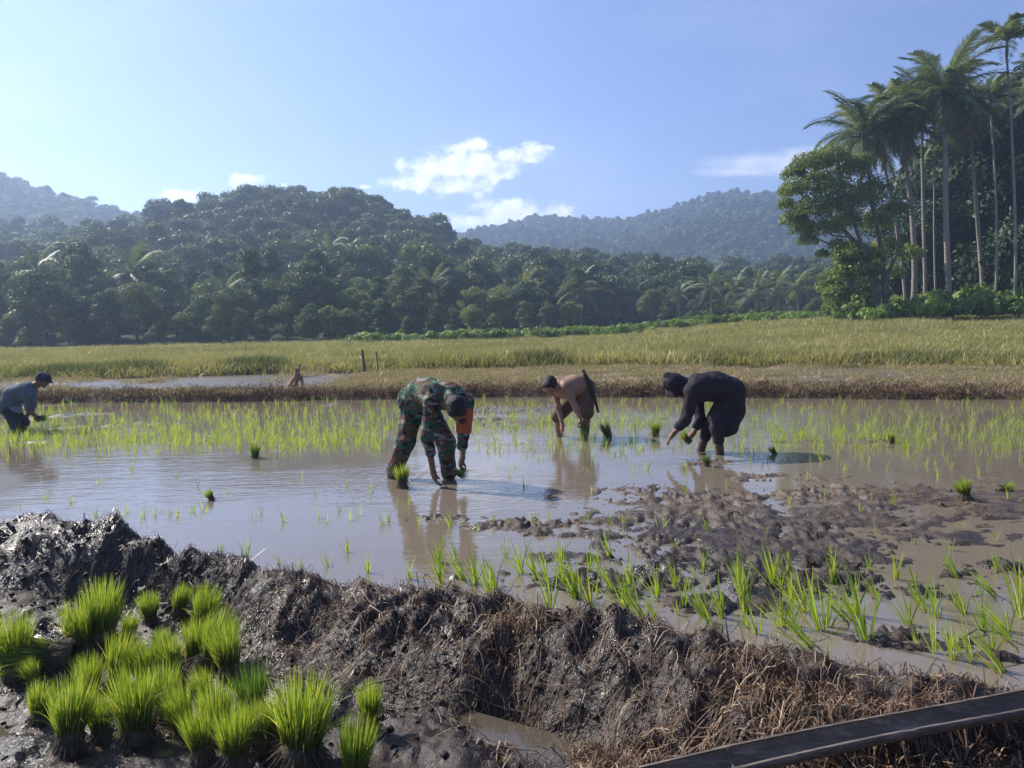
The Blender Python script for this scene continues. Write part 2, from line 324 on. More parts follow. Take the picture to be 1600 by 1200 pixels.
def scatter(name, pts, rots, scl, idx, sources, kind='stuff', label=None, cat=None):
    """one object holding instances of the source meshes (for what nobody could count)"""
    me = bpy.data.meshes.new(name); pts = np.asarray(pts, np.float32); me.vertices.add(len(pts)); me.vertices.foreach_set('co', pts.ravel())
    for nm, ty, arr, key in (('rot', 'FLOAT_VECTOR', rots, 'vector'), ('scl', 'FLOAT_VECTOR', scl, 'vector'), ('idx', 'INT', idx, 'value')):
        at_ = me.attributes.new(nm, ty, 'POINT'); at_.data.foreach_set(key, np.asarray(arr, np.int32 if ty == 'INT' else np.float32).ravel())
    o = obj(name, me); cl = bpy.data.collections.new(name + '_kinds')
    for q in sources: cl.objects.link(bpy.data.objects.new(name + '_source', q))
    ng = bpy.data.node_groups.new(name, 'GeometryNodeTree')
    ng.interface.new_socket('Geometry', in_out='INPUT', socket_type='NodeSocketGeometry'); ng.interface.new_socket('Geometry', in_out='OUTPUT', socket_type='NodeSocketGeometry')
    N, L = ng.nodes, ng.links; gi = N.new('NodeGroupInput'); go = N.new('NodeGroupOutput')
    ip = N.new('GeometryNodeInstanceOnPoints'); ci = N.new('GeometryNodeCollectionInfo'); ci.inputs[0].default_value = cl; ci.inputs['Separate Children'].default_value = True; ci.inputs['Reset Children'].default_value = True
    def na(nm, ty):
        a = N.new('GeometryNodeInputNamedAttribute'); a.data_type = ty; a.inputs[0].default_value = nm; return a.outputs[0]
    L.new(gi.outputs[0], ip.inputs['Points']); L.new(ci.outputs[0], ip.inputs['Instance']); ip.inputs['Pick Instance'].default_value = True
    L.new(na('idx', 'INT'), ip.inputs['Instance Index']); L.new(na('rot', 'FLOAT_VECTOR'), ip.inputs['Rotation']); L.new(na('scl', 'FLOAT_VECTOR'), ip.inputs['Scale'])
    L.new(ip.outputs[0], go.inputs[0])
    md = o.modifiers.new('instances', 'NODES'); md.node_group = ng
    return tag(o, label, cat, None, kind)
def rz(n, tilt=.0): return np.stack([rng.normal(0, tilt, n), rng.normal(0, tilt, n), rng.random(n) * 6.283], -1)
def s3(s): return np.repeat(np.asarray(s)[:, None], 3, 1)

# ---------------------------------------------------------------- ground height
def line(pts, z):
    q = [at(px, py, z) for px, py in pts]; q.sort(key=lambda v: v.x)
    X = np.array([v.x for v in q]); Y = np.array([v.y for v in q]); return lambda x: np.interp(x, X, Y)
# the near bund: where it meets the water behind it, and the foot of its front face
y_wat = line([(-500, 800), (0, 838), (150, 850), (260, 878), (400, 888), (560, 898), (700, 915), (900, 945), (1100, 985), (1300, 1010), (1450, 1035), (1600, 1065), (2100, 1160)], 0)
y_foot = line([(-500, 930), (0, 958), (200, 962), (330, 990), (420, 1085), (600, 1110), (720, 1135), (800, 1120), (850, 1170), (1000, 1260), (1300, 1420), (1700, 1600)], -.2)
y_bund = line([(-600, 640), (0, 630), (400, 627), (800, 620), (1200, 621), (1600, 625), (2200, 640)], 0)       # front foot of the far bund
y_grass = line([(-600, 597), (0, 592), (200, 588), (400, 582), (640, 578), (900, 572), (1200, 570), (1600, 574), (2200, 590)], .1)
y_far = line([(-600, 556), (0, 549), (400, 535), (640, 528), (900, 520), (1200, 517), (1600, 516), (2200, 520)], .12)
BUMPS = []
for (px, py, rx, ry, a) in [
    (1130, 825, 250, 62, .082), (1280, 800, 240, 44, .074), (1420, 775, 260, 22, .074), (1560, 790, 160, 30, .070), (1330, 865, 120, 34, .066), (1500, 840, 130, 16, .060), (1570, 890, 80, 14, .058), (1440, 930, 110, 14, .055), (1150, 945, 160, 20, .066), (930, 925, 130, 16, .062), (1380, 1000, 90, 16, .060), (1560, 1030, 70, 12, .055), (900, 870, 120, 14, .055), (1040, 905, 380, 20, .066), (1240, 905, 200, 40, .062), (1480, 900, 200, 40, .036), (1420, 1010, 120, 26, .05), (1230, 745, 200, 12, .05), (820, 822, 230, 16, .038), (1250, 700, 260, 14, .032),
    (700, 812, 110, 10, .05), (800, 822, 120, 12, .06), (860, 835, 70, 9, .05), (700, 905, 60, 14, .05),
    (1000, 765, 120, 16, .055), (1130, 800, 150, 26, .07), (1230, 790, 110, 22, .07), (1050, 830, 110, 20, .06), (1250, 850, 110, 24, .075), (1290, 880, 70, 18, .08),
    (960, 860, 60, 10, .04), (1100, 900, 160, 22, .055), (940, 905, 90, 20, .05), (820, 900, 80, 12, .045), (1340, 770, 160, 12, .065), (1480, 780, 120, 14, .075), (1550, 800, 90, 14, .07),
    (1400, 845, 60, 7, .03), (1560, 880, 50, 8, .045), (1480, 905, 50, 6, .03), (1420, 985, 80, 14, .045), (1500, 1010, 60, 12, .04), (1320, 950, 60, 20, .045), (1190, 940, 90, 24, .06),
    (1250, 690, 90, 4, .05), (1370, 690, 80, 5, .055), (1100, 722, 50, 7, .06), (1210, 706, 30, 4, .045), (1180, 740, 90, 8, .04), (1420, 712, 60, 4, .04), (1540, 750, 80, 7, .05),
    (800, 640, 110, 8, .065), (820, 662, 90, 6, .055), (760, 655, 60, 6, .05), (520, 632, 60, 3, .05), (575, 662, 40, 4, .05), (430, 655, 70, 3, .045),
    (60, 635, 50, 3, .05), (130, 648, 60, 4, .05), (120, 668, 70, 3, .05), (250, 662, 100, 3, .045), (190, 672, 80, 3, .045), (60, 690, 60, 3, .045), (30, 655, 40, 4, .05), (300, 682, 60, 2, .04),
    (1300, 640, 150, 3, .035), (1040, 655, 60, 3, .04), (970, 690, 40, 3, .035), (940, 676, 22, 3, .045), (1505, 785, 40, 7, .06)]:
    p = at(px, py, 0); p2 = at(px + rx, py, 0); p3 = at(px, py - ry, 0); BUMPS.append((p.x, p.y, abs(p2.x - p.x), abs(p3.y - p.y), a))
_ta, _tb = at(1010, 1212, .10), at(1720, 1062, .16)
def y_tr(x): return _ta.y + (x - _ta.x) * (_tb.y - _ta.y) / (_tb.x - _ta.x)
def height(x, y):
    x = np.asarray(x, float); y = np.asarray(y, float)
    yw, yf, yb, yg = y_wat(x), y_foot(x), y_bund(x), y_grass(x)
    wx_ = x + (fbm(x, y, 3.0, 3, 61) - .5) * .35; wy_ = y + (fbm(x, y, 3.0, 3, 62) - .5) * .35
    clod = fbm(wx_, wy_, 5.2, 4, 3, .5, True) ** 1.5 * 1.25; lump = fbm(x, y, 2.6, 3, 9); fine = fbm(x, y, 22, 3, 5, .6)
    # seedbed / ground on the camera's side
    left = 1 - sst(-.1, .7, x)
    h = -.18 + (clod - .5) * .06 + (lump - .5) * .10 + (fine - .5) * .018
    h = h + (1 - left) * .08
    # near bund
    s = (y - yf) / np.maximum(yw - yf, .3)
    crest = .075 - .03 * sst(0, 1.5, x) + .075 * (1 - sst(-3.2, -1.6, x)) + .03 * np.sin(x * 1.7) + (lump - .5) * .10 + (fbm(x, y, 1.5, 2, 15) - .5) * .10
    prof = sst(-.02, .36 + .20 + .35 * (lump - .5), s) * (1 - sst(.68, 1.06, s))
    bund = -.18 + (crest + .19) * prof + (clod - .55) * .11 * np.clip(prof * 1.6, 0, 1) + (fine - .5) * .020
    h = np.where(s > -.25, np.maximum(h, bund), h)
    for (bx, by, br, bh) in ((-2.62, 5.05, .16, .13), (-3.1, 4.85, .2, .08), (-2.25, 4.9, .15, .07), (.22, 3.02, -.28, -.10), (at(800, 1080, -.05).x, at(800, 1080, -.05).y, .13, -.16), (at(760, 1050, 0).x, at(760, 1050, 0).y, .10, -.08), (-1.1, 3.9, .12, -.07), (.9, 3.3, .15, .05), (-.6, 3.75, .18, .05)):
        h = h + bh * np.exp(-((x - bx) ** 2 + (y - by) ** 2) / (br * br))
    dch = (1 - sst(-.02, .10, y - y_tr(x))) * sst(.15, .35, x); h = h * (1 - dch) + (-.06 + (clod - .5) * .05) * dch
    # paddy bed behind it
    bed = -.062 + 0 * x
    add = 0
    for (bx, by, rx, ry, a) in BUMPS: add = np.maximum(add, a * np.exp(-(((x - bx) / rx) ** 2 + ((y - by) / ry) ** 2) * .9))
    br_ = fbm(wx_, wy_, 3.6, 5, 21, .62, True)
    bed = bed + add * (.55 + .95 * br_) + (br_ - .55) * .075 * np.clip(add * 25, .25, 1.15) + (fine - .5) * .02 * np.clip(add * 25, 0, 1)
    rough_ = fbm(wx_, wy_, 11, 4, 91, .6, True)
    bed = np.where(bed > .004, .004 + (bed - .004) * .50, bed) + (rough_ - .62) * (.03 + .10 * sst(.45, .62, fbm(x, y, 1.3, 3, 66))) * np.clip(add * 28, 0, 1) + (fine - .5) * .03 * sst(.5, .65, fbm(x, y, 1.9, 3, 67)) * np.clip(add * 28, 0, 1)
    k = sst(.92, 1.12, s)
    h = h * (1 - k) + bed * k
    # far bund, trampled strip, grass field
    yb_ = yb + (fbm(x, y * 0, 1.3, 3, 31) - .5) * .5
    k2 = sst(0, .22, y - yb_)
    strip = .12 + (lump - .5) * .05 + (clod - .5) * .05 + .055 * np.exp(-((y - yb_ - .35) / .35) ** 2)
    wetl = (1 - sst(-6.5, -3.5, x)) * sst(.9, 1.6, y - yb_) * (1 - sst(-1.0, -.3, y - yg)) * .105 * sst(.36, .5, fbm(x, y, .75, 3, 77) + .07 + .10 * (clod - .5))
    wetr = sst(3.0, 5, x) * sst(1.6, 2.2, y - yb_) * (1 - sst(-1.4, -.6, y - yg)) * .085 * sst(.40, .50, fbm(x, y, .8, 3, 78))
    strip = strip - wetl - wetr
    h = h * (1 - k2) + strip * k2
    k3 = sst(-.1, .6, y - yg)
    field = .12 + (fbm(x, y, .12, 3, 40) - .5) * .25 * sst(0, 8, y - yg) + 1.05 * sst(24, 62, y) * sst(4, 26, x) + .5 * sst(60, 110, y)
    return h * (1 - k3) + field * k3
def H1(x, y): return float(height(np.array([x]), np.array([y]))[0])
def axis_steps(a, b, s0, g):
    v = [a]
    while v[-1] < b: v.append(v[-1] + max(s0, abs(v[-1]) * g))
    return v
ys = np.array([-1500, -400, -100, -30, -8, -2, 0, .6] + axis_steps(1.2, 26, .011, .0062) + axis_steps(27, 1500, .9, .045))
xp = axis_steps(3.0, 1500, .015, .026); xc = list(np.arange(-3.0, 3.0, .0155)); xs = np.array([-v for v in xp[::-1]] + xc[1:] + xp)
X, Y = np.meshgrid(xs, ys, indexing='ij'); Z = height(X.ravel(), Y.ravel())
far_low = sst(300, 900, np.hypot(X.ravel(), Y.ravel())); Z = Z * (1 - far_low)
nx, ny = X.shape; I, J = np.meshgrid(np.arange(nx - 1), np.arange(ny - 1), indexing='ij'); q = (I * ny + J).ravel()
tag(obj('ground', mesh_np('ground', np.stack([X.ravel(), Y.ravel(), Z], -1), np.stack([q, q + ny, q + ny + 1, q + 1], -1), [M['mud']])), kind='structure')
def sheet(name, pts, z, mat):
    me = bpy.data.meshes.new(name); me.from_pydata([(x, y, z) for x, y in pts], [], [list(range(len(pts)))]); me.materials.append(mat)
    return tag(obj(name, me), kind='structure')
xe = np.linspace(-26, 22, 40)
sheet('paddy_water', [(x, float(y_wat(x)) - .35) for x in xe] + [(x, float(y_bund(x)) + .4) for x in xe[::-1]], 0, M['water'])
sheet('seedbed_water', [(-9, -1), (1.6, -1), (1.6, 2.9)] + [(x, float(y_foot(x)) + .15) for x in np.linspace(1.0, -9, 24)], -.192, M['puddle'])
xl = np.linspace(-26, 22, 30)
sheet('far_field_water', [(x, float(y_bund(x)) + .75) for x in xl] + [(x, float(y_grass(x)) - .1) for x in xl[::-1]], .078, M['wet_field'])

# ---------------------------------------------------------------- hills
def loft(name, foot, crest, back=40, nu=120, nv=40, amp=3.0, seed=0):
    """foot: (x,y,z) pts, crest: (x,y,z) pts; returns sampler (u,v)->xyz"""
    fo = np.array(foot, float); cr = np.array(crest, float)
    def lerp(A, u):
        t = np.linspace(0, 1, len(A)); return np.stack([np.interp(u, t, A[:, i]) for i in range(3)], -1)
    def samp(u, v):
        a = lerp(fo, u); b = lerp(cr, u); w = np.clip(v, 0, 1); over = np.clip(v - 1, 0, None)
        P = a + (b - a) * w[:, None]; P[:, 2] = a[:, 2] + (b[:, 2] - a[:, 2]) * (.35 * w + .65 * w * w * (3 - 2 * w))
        P[:, 1] += over * back * 4; P[:, 2] -= over * back * 1.6
        P[:, 2] += (fbm(P[:, 0], P[:, 1], .022, 4, seed) - .5) * 2 * amp * np.sin(np.clip(w, 0, 1) * math.pi) ** .7
        return P
    U, Vv = np.meshgrid(np.linspace(0, 1, nu), np.linspace(0, 1.3, nv), indexing='ij'); P = samp(U.ravel(), Vv.ravel())
    I, J = np.meshgrid(np.arange(nu - 1), np.arange(nv - 1), indexing='ij'); q = (I * nv + J).ravel()
    tag(obj(name, mesh_np(name, P, np.stack([q, q + nv, q + nv + 1, q + 1], -1), [M['hill']])), kind='structure'); return samp
def ridge(pts, Yd): return [tuple(atd(px, py, Yd)) for px, py in pts]
A_foot = [(-150, 76, .3), (-90, 78, .3), (-50, 80, .3), (-25, 88, .4), (0, 104, .6), (25, 120, .8), (60, 130, .8), (95, 125, 1)]
A_crest = ridge([(-420, 395), (-200, 392), (0, 388), (80, 400), (160, 412), (250, 396), (300, 376), (345, 362), (400, 350), (460, 353), (520, 349), (580, 368), (630, 398), (690, 428), (780, 442), (880, 446), (960, 450), (1100, 458), (1250, 462), (1450, 462), (1700, 462)], 235)
hillA = loft('hill', A_foot, A_crest, seed=3, amp=3.5)
hillB = loft('hill', ridge([(-600, 500), (0, 500), (300, 500), (700, 500)], 260), ridge([(-700, 215), (-300, 230), (-80, 262), (0, 292), (60, 322), (110, 340), (200, 362), (300, 374), (450, 392), (600, 425), (800, 460)], 410), seed=5, amp=6)
hillC = loft('mountain', ridge([(400, 505), (800, 500), (1200, 495), (1800, 490)], 300), ridge([(420, 470), (560, 425), (640, 400), (700, 387), (760, 372), (850, 358), (920, 357), (960, 360), (1010, 353), (1060, 340), (1110, 326), (1150, 321), (1220, 322), (1300, 340), (1400, 375), (1600, 400), (2000, 430)], 700), seed=8, amp=14, nu=160, nv=60)

# ---------------------------------------------------------------- trees
def lobes_crown(seed, lobes, n_leaf, size, flat=.75, droop=.2):
    """lobes (K,4): x,y,z,r. leaf-sized faces spread over the lobes' shells"""
    g = np.random.default_rng(seed); lobes = np.asarray(lobes); w = lobes[:, 3] ** 2; k = g.choice(len(lobes), n_leaf, p=w / w.sum())
    d = g.normal(size=(n_leaf, 3)); d /= np.linalg.norm(d, axis=1)[:, None]; d[:, 2] = np.where(d[:, 2] < -.3, -d[:, 2] * .6, d[:, 2])
    r = lobes[k, 3] * (1 - .45 * g.random(n_leaf) ** 1.6); r *= 1 + .35 * (n3d(d * 2 + lobes[k, :3], 1.3) - .5)
    C = lobes[k, :3] + d * r[:, None] * np.array([1, 1, flat])
    nrm = d + g.normal(size=(n_leaf, 3)) * .55; nrm /= np.linalg.norm(nrm, axis=1)[:, None]
    t = np.cross(nrm, g.normal(size=(n_leaf, 3))); t /= np.linalg.norm(t, axis=1)[:, None]; b = np.cross(nrm, t)
    s = size * (.6 + .8 * g.random(n_leaf))[:, None]; t[:, 2] -= droop
    V = np.stack([C - t * s, C - b * s * .55 + nrm * s * .12, C + t * s, C + b * s * .55 + nrm * s * .12], 1).reshape(-1, 3)
    return V, np.arange(n_leaf * 4).reshape(-1, 4)
def tree_data(name, seed, h, r, leaf, n_leaf, mat, crown_from=.35, lob=16, trunk_r=.18, spread=1.0, limbs=6, tall=.5):
    g = np.random.default_rng(seed); L = []
    for i in range(lob):
        a = g.random() * 6.283; q = g.random() ** .6; z = h * (crown_from + (1 - crown_from) * (.10 + .76 * g.random())); zz = (z / h - crown_from) / (1 - crown_from)
        env = math.sqrt(max(.05, 1 - (abs(zz - .45) / .75) ** 2)); rr = r * (.25 + .22 * g.random())
        L.append((math.cos(a) * q * (r - rr) * env * spread, math.sin(a) * q * (r - rr) * env * spread, z, rr))
    L.append((0, 0, h * .88, r * .33))
    V, Fq = lobes_crown(seed + 1, L, n_leaf, leaf); crown = mesh_np(name + '_crown', V, Fq, [mat], False)
    parts = []; top = h * .7; bend = g.normal(0, h * .03, 2); path = [np.array([bend[0] * t * t, bend[1] * t * t, top * t - .3 * (t == 0)]) for t in np.linspace(0, 1, 7)]
    parts.append(tube(path, trunk_r * (1.25 - np.linspace(0, 1, 7) * .8), 8))
    for i in range(limbs):
        Lb = L[g.integers(len(L))]; t0 = .3 + .5 * g.random(); s = np.array([bend[0] * t0 * t0, bend[1] * t0 * t0, top * t0]); e = np.array(Lb[:3]); mid = (s + e) / 2 + np.array([0, 0, -.05 * h])
        parts.append(tube([s, mid * .6 + s * .4, mid, e], [trunk_r * .5, trunk_r * .38, trunk_r * .3, trunk_r * .1], 6))
    return mesh_np(name + '_trunk', *merge(parts), [M['bark']]), crown, L
def joined(a, b):
    """one mesh with the geometry of both (for the woods too far off to tell parts)"""
    out = []; mats = []
    Vs, Fs, mi, o = [], [], [], 0
    for k, me in enumerate((a, b)):
        v = np.zeros(len(me.vertices) * 3); me.vertices.foreach_get('co', v); f = np.zeros(len(me.loops), int); me.loops.foreach_get('vertex_index', f)
        Vs.append(v.reshape(-1, 3)); Fs.append(f.reshape(-1, 4) + o); mi.append(np.full(len(f) // 4, k)); o += len(v) // 3; mats.append(me.materials[0])
    return mesh_np('wood', np.concatenate(Vs), np.concatenate(Fs), mats, False, np.concatenate(mi))
TD = []
for i, (h, r, n, mt, cf) in enumerate([(11, 4.2, 6200, 'tree_leaf', .04), (13, 4.6, 6600, 'tree_leaf', .06), (9, 4.0, 5600, 'tree_leaf_light', .03), (12, 5.6, 6600, 'tree_leaf', .16), (8, 3.2, 4600, 'tree_leaf_light', .0), (14, 4.0, 5800, 'tree_leaf', .08), (10, 4.8, 6200, 'tree_leaf', .04)]):
    TD.append(tree_data('broadleaf', 20 + i, h, r, .17, int(n * 1.9), M[mt], cf, 18 + i))
TDf = [tree_data('grove', 140 + i, h, r, .15, 15000, M[mt], .03, 24 + i) for i, (h, r, mt) in enumerate([(13, 4.6, 'grove_leaf_shaded'), (12, 5.6, 'grove_leaf_shaded'), (14, 4.2, 'grove_leaf_shaded')])]
# coarse wood trees for the slopes
WD = [joined(*tree_data('wood', 60 + i, h, r, .25, 3900, M[mt], .15, 13)[:2]) for i, (h, r, mt) in enumerate([(10, 4.2, 'tree_leaf'), (11, 5.0, 'tree_leaf'), (8, 3.8, 'tree_leaf_light'), (9, 4.6, 'tree_leaf'), (12, 3.8, 'tree_leaf')])]
FD = [joined(*tree_data('wood', 80 + i, h, r, .55, 1150, M[mt], .1, 11, limbs=1)[:2]) for i, (h, r, mt) in enumerate([(9, 4.6, 'tree_leaf'), (10, 5.4, 'tree_leaf'), (8, 4.4, 'tree_leaf_light'), (11, 5.0, 'tree_leaf')])]
# palms
def frond_mesh(seed, L=4.2, arch=1.0, drop=1.2, mat='palm_leaf', n=52, ll=.95, w=.055, hang=.6):
    g = np.random.default_rng(seed); S_ = 12; t = np.linspace(0, 1, S_); ang = .25 - arch * 1.5 * t ** 1.3; dx = np.cos(ang) * L / S_; dz = np.sin(ang) * L / S_
    X_ = np.concatenate([[0], np.cumsum(dx)])[:S_]; Z_ = np.concatenate([[0], np.cumsum(dz)])[:S_]; path = np.stack([X_, X_ * 0, Z_], -1)
    pv, pf = tube(path, .045 * (1.15 - t), 4)
    ts = np.linspace(.14, 1, n); P = []; W = []; Sd = []
    for sgn in (-1, 1):
        for tt in ts:
            b = np.array([np.interp(tt, t, X_), 0, np.interp(tt, t, Z_)]); l = ll * (.35 + .65 * math.sin(math.pi * min(1, tt * .85 + .12))) * (.85 + .3 * g.random())
            d = np.array([.45 + .5 * tt, sgn * 1.0, .18 - hang * .5 + g.normal(0, .12)]); d /= np.linalg.norm(d)
            d2 = d + np.array([.05, 0, -drop * (.7 + .5 * g.random())]); d2 /= np.linalg.norm(d2)
            P.append([b, b + d * l * .5, b + d * l * .5 + d2 * l * .5]); W.append([w * .5, w * .45, w * .08]); Sd.append(np.cross(d, [0, sgn * .3, 1.0]) + [0, 0, .1])
    Sd = np.array(Sd); Sd /= np.linalg.norm(Sd, axis=1)[:, None]
    rv, rf = ribbons(np.array(P), Sd, np.array(W))
    return mesh_np('frond', *merge([(pv, pf), (rv, rf)]), [M[mat]], False)
FR = [frond_mesh(1, 4.3, .75, .8), frond_mesh(2, 4.4, 1.05, 1.1), frond_mesh(3, 4.0, .45, .5), frond_mesh(4, 3.8, 1.3, 1.3)]
FRd = [frond_mesh(5, 3.6, 1.5, 1.5, 'palm_dead', 34)]
FA = [frond_mesh(11, 1.9, 1.15, .6, n=22, ll=.6, w=.09, hang=.2), frond_mesh(12, 1.8, .7, .5, n=22, ll=.6, w=.09, hang=.2)]
def palm(loc, top, label, kind='coconut', nf=20, r=.16, fs=1.0, seed=0, group='palms at the right edge of the field', dead=3):
    """a palm rooted at loc with its crown at top"""
    g = random.Random(seed); loc = Vector(loc); top = Vector(top); root = obj(('coconut_palm' if kind == 'coconut' else 'areca_palm'), None, loc=loc); root.empty_display_size = 1
    tag(root, label, 'palm tree', group); d = top - loc; path = []; bow = g.uniform(-.02, .02)
    for t in np.linspace(0, 1, 14):
        b = math.sin(t * math.pi) * bow * d.length
        path.append((d.x * t ** 1.4 + b, d.y * t, d.z * t - (.4 if t == 0 else 0)))
    rad = [r * (1.5 if i == 0 else 1.12 - .4 * i / 13) * (1 + .05 * (i % 2)) for i in range(14)]
    obj('trunk', mesh_np('palm_trunk', *tube(path, rad, 9), [M['palm_bark']]), root)
    top_l = d
    if kind != 'coconut':
        obj('crownshaft', mesh_np('crownshaft', *tube([top_l + Vector((0, 0, z)) for z in (-.1, .3, .9, 1.1)], [r * .8, r * 1.15, r * .9, r * .5], 8), [M['palm_leaf']]), root); top_l = d + Vector((0, 0, 1.0))
    for k in range(nf):
        src = (FR[g.choice((0, 0, 1, 1, 2, 3))] if kind == 'coconut' else FA[g.randrange(2)]); el = 1.15 - 1.95 * (k / nf) + g.uniform(-.12, .12)
        if kind != 'coconut': el = 1.1 - 1.3 * k / nf
        obj('frond', src, root, top_l + Vector((0, 0, .1)), (g.uniform(-.3, .3), -el, k * 2.4 + g.uniform(-.3, .3)), fs * 1.15 * g.uniform(.85, 1.1))
    if kind == 'coconut':
        for k in range(dead): obj('dead_frond', FRd[0], root, top_l + Vector((0, 0, -.1)), (g.uniform(-.3, .3), g.uniform(.5, .9), g.random() * 6.28), fs * g.uniform(.8, 1.0))
        nv, nf_ = [], []
        for k in range(9):
            a = k * .7; c = np.array([math.cos(a) * .33, math.sin(a) * .33, -.35 + .12 * (k % 3)]) + np.array(top_l)
            nv.append(tube([c + [0, 0, .16], c + [0, 0, .1], c, c - [0, 0, .1], c - [0, 0, .15]], [.02, .10, .13, .10, .02], 7))
        obj('coconuts', mesh_np('coconuts', *merge(nv), [M['bush_leaf']]), root)
    return root
PD = 58
def pl(px0, py0, px1, py1, Y, **k): palm(atd(px0, py0, Y), atd(px1, py1, Y + k.pop('lean', 0)), **k)
pl(1484, 492, 1478, 150, 58, label='tallest coconut palm with a full crown, its pale trunk standing clear at the field edge', nf=32, r=.20, fs=1.05, seed=1, dead=5)
pl(1428, 470, 1404, 195, 61, label='leaning coconut palm with drooping pale brown fronds, second from the left', nf=30, r=.20, fs=.98, seed=2, dead=6)
pl(1387, 497, 1348, 212, 60, label='coconut palm with a thin leaning trunk rising beside the big leafy tree', nf=30, r=.14, fs=1.0, seed=3, dead=4)
pl(1536, 470, 1516, 190, 66, label='half hidden coconut palm between the tallest palm and the slender palms', nf=28, r=.17, fs=.95, seed=4, dead=3)
pl(1586, 475, 1573, 88, 57, kind='areca', label='very tall slender areca palm with a small tuft crown reaching highest at the right', nf=13, r=.10, fs=1.2, seed=5)
pl(1555, 480, 1548, 178, 60, kind='areca', label='slender areca palm just left of the highest one', nf=11, r=.09, fs=1.1, seed=6)
pl(1446, 470, 1440, 165, 68, label='dark shaded coconut palm behind the two front palms', nf=28, r=.15, fs=1.0, seed=7)
pl(1462, 470, 1460, 270, 70, kind='areca', label='dark slim areca palm in the shade behind the leaning palm', nf=11, r=.09, fs=1.1, seed=8)
pl(1415, 480, 1374, 222, 66, label='coconut palm crowded behind the thin leaning one, its crown half hidden', nf=28, r=.14, fs=.95, seed=12)
pl(1575, 480, 1590, 205, 70, label='shaded coconut palm behind the highest slender palm', nf=28, r=.15, fs=1.0, seed=13)
pl(1640, 480, 1650, 150, 62, label='coconut palm half out of the frame past the slender palms', nf=22, r=.18, fs=1.0, seed=9)

def place_tree(src, loc, scl, label, group, name='broadleaf_tree', rot=None):
    root = obj(name, None, loc=loc, rot=(0, 0, rot if rot is not None else random.random() * 6.28), scl=scl); root.empty_display_size = .5
    tag(root, label, 'tree', group); obj('trunk', src[0], root); obj('crown', src[1], root); return root
# the big leafy tree at the left end of the palm grove: several leaning limbs and an open crown
def big_tree():
    Yb = 56; base = atd(1375, 498, Yb); root = obj('broadleaf_tree', None, loc=base); tag(root, 'big leafy tree with dark forked trunk and open crown leaning left over the field edge', 'tree', 'trees of the palm grove')
    L = []; g = np.random.default_rng(5)
    for (px, py, r, dy) in [(1262, 262, 1.3, 0), (1300, 250, 1.3, 1), (1245, 300, 1.1, -.5), (1240, 345, 1.0, .5), (1268, 330, 1.3, -1), (1300, 300, 1.5, 0), (1330, 270, 1.4, 1.5), (1345, 320, 1.5, 1), (1290, 360, 1.2, -1), (1262, 378, .8, 0), (1320, 350, 1.3, 1), (1285, 400, .6, 0), (1360, 300, 1.4, 2), (1370, 350, 1.3, 2), (1275, 285, 1.2, 2), (1310, 385, .7, -1), (1228, 322, .7, 0), (1350, 255, .9, 1), (1385, 390, 1.1, 2), (1400, 330, 1.2, 2.5), (1320, 420, .8, 1), (1345, 405, .9, 1), (1240, 275, .9, 1), (1310, 325, 1.3, 0), (1255, 360, 1.0, 0), (1285, 235 + 20, 1.0, 0), (1232, 300, .8, 1), (1395, 430, 1.0, 3), (1420, 400, 1.1, 3)]:
        p = atd(px, py, Yb + dy) - base; L.append((p.x, p.y, p.z, r))
    tr = []
    for (pts, r0) in [([(1375, 500), (1366, 440), (1352, 400), (1328, 370), (1300, 340), (1275, 310)], .30), ([(1385, 500), (1382, 440), (1375, 380), (1365, 330), (1350, 290)], .26), ([(1352, 400), (1335, 350), (1322, 300), (1310, 265)], .15), ([(1366, 440), (1340, 405), (1305, 385), (1275, 372), (1255, 350)], .13), ([(1382, 440), (1400, 400), (1405, 350)], .16), ([(1328, 370), (1300, 368), (1270, 345)], .09), ([(1300, 340), (1290, 300), (1265, 270)], .08)]:
        P = [np.array(atd(px, py, Yb + .3 * i) - base) for i, (px, py) in enumerate(pts)]; tr.append(tube(P, [r0 * (1 - .75 * i / (len(P) - 1)) for i in range(len(P))], 8))
    obj('trunk', mesh_np('big_trunk', *merge(tr), [M['bark']]), root)
    V, Fq = lobes_crown(77, L, 46000, .088, .9, .3); obj('crown', mesh_np('big_crown', V, Fq, [M['tree_leaf_light']], False), root)
big_tree()
# dark broadleaf trees filling the grove behind the palms
for k, (px, py, Y_, src, sc, lab) in enumerate([
    (1420, 490, 76, 5, 1.15, 'dark tree filling the gap behind the leaning palm'), (1470, 490, 80, 1, 1.35, 'dense dark tree behind the tallest palm trunk'),
    (1530, 490, 78, 5, 1.6, 'tall dark tree between the tallest palm and the slender palms'), (1590, 490, 72, 1, 1.95, 'tall leafy tree behind the highest slender palm'),
    (1640, 490, 66, 3, 1.75, 'wide tree spreading in from the right edge of the frame'), (1505, 485, 88, 3, 2.1, 'broad dark crown deep inside the grove behind the palms'), (1395, 490, 84, 6, 1.1, 'small dark tree behind the big leafy tree'),
    (1620, 488, 88, 5, 2.5, 'highest dark crown at the back of the grove'), (1700, 488, 78, 1, 1.9, 'dark tree past the right edge of the grove'), (1450, 488, 95, 1, 1.55, 'dark tree at the back between the leaning palm and tallest palm')]):
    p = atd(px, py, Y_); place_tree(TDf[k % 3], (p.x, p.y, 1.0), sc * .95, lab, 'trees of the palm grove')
for px, py, Y_, src, sc, lab in [(1335, 497, 57, 4, .80, 'light green small tree standing low left of the forked trunk'), (1312, 497, 63, 2, .55, 'pale green young tree half behind the low light green one')]:
    p = atd(px, py, Y_); t = place_tree(TD[src], (p.x, p.y, 1.1), sc, lab, 'trees of the palm grove')
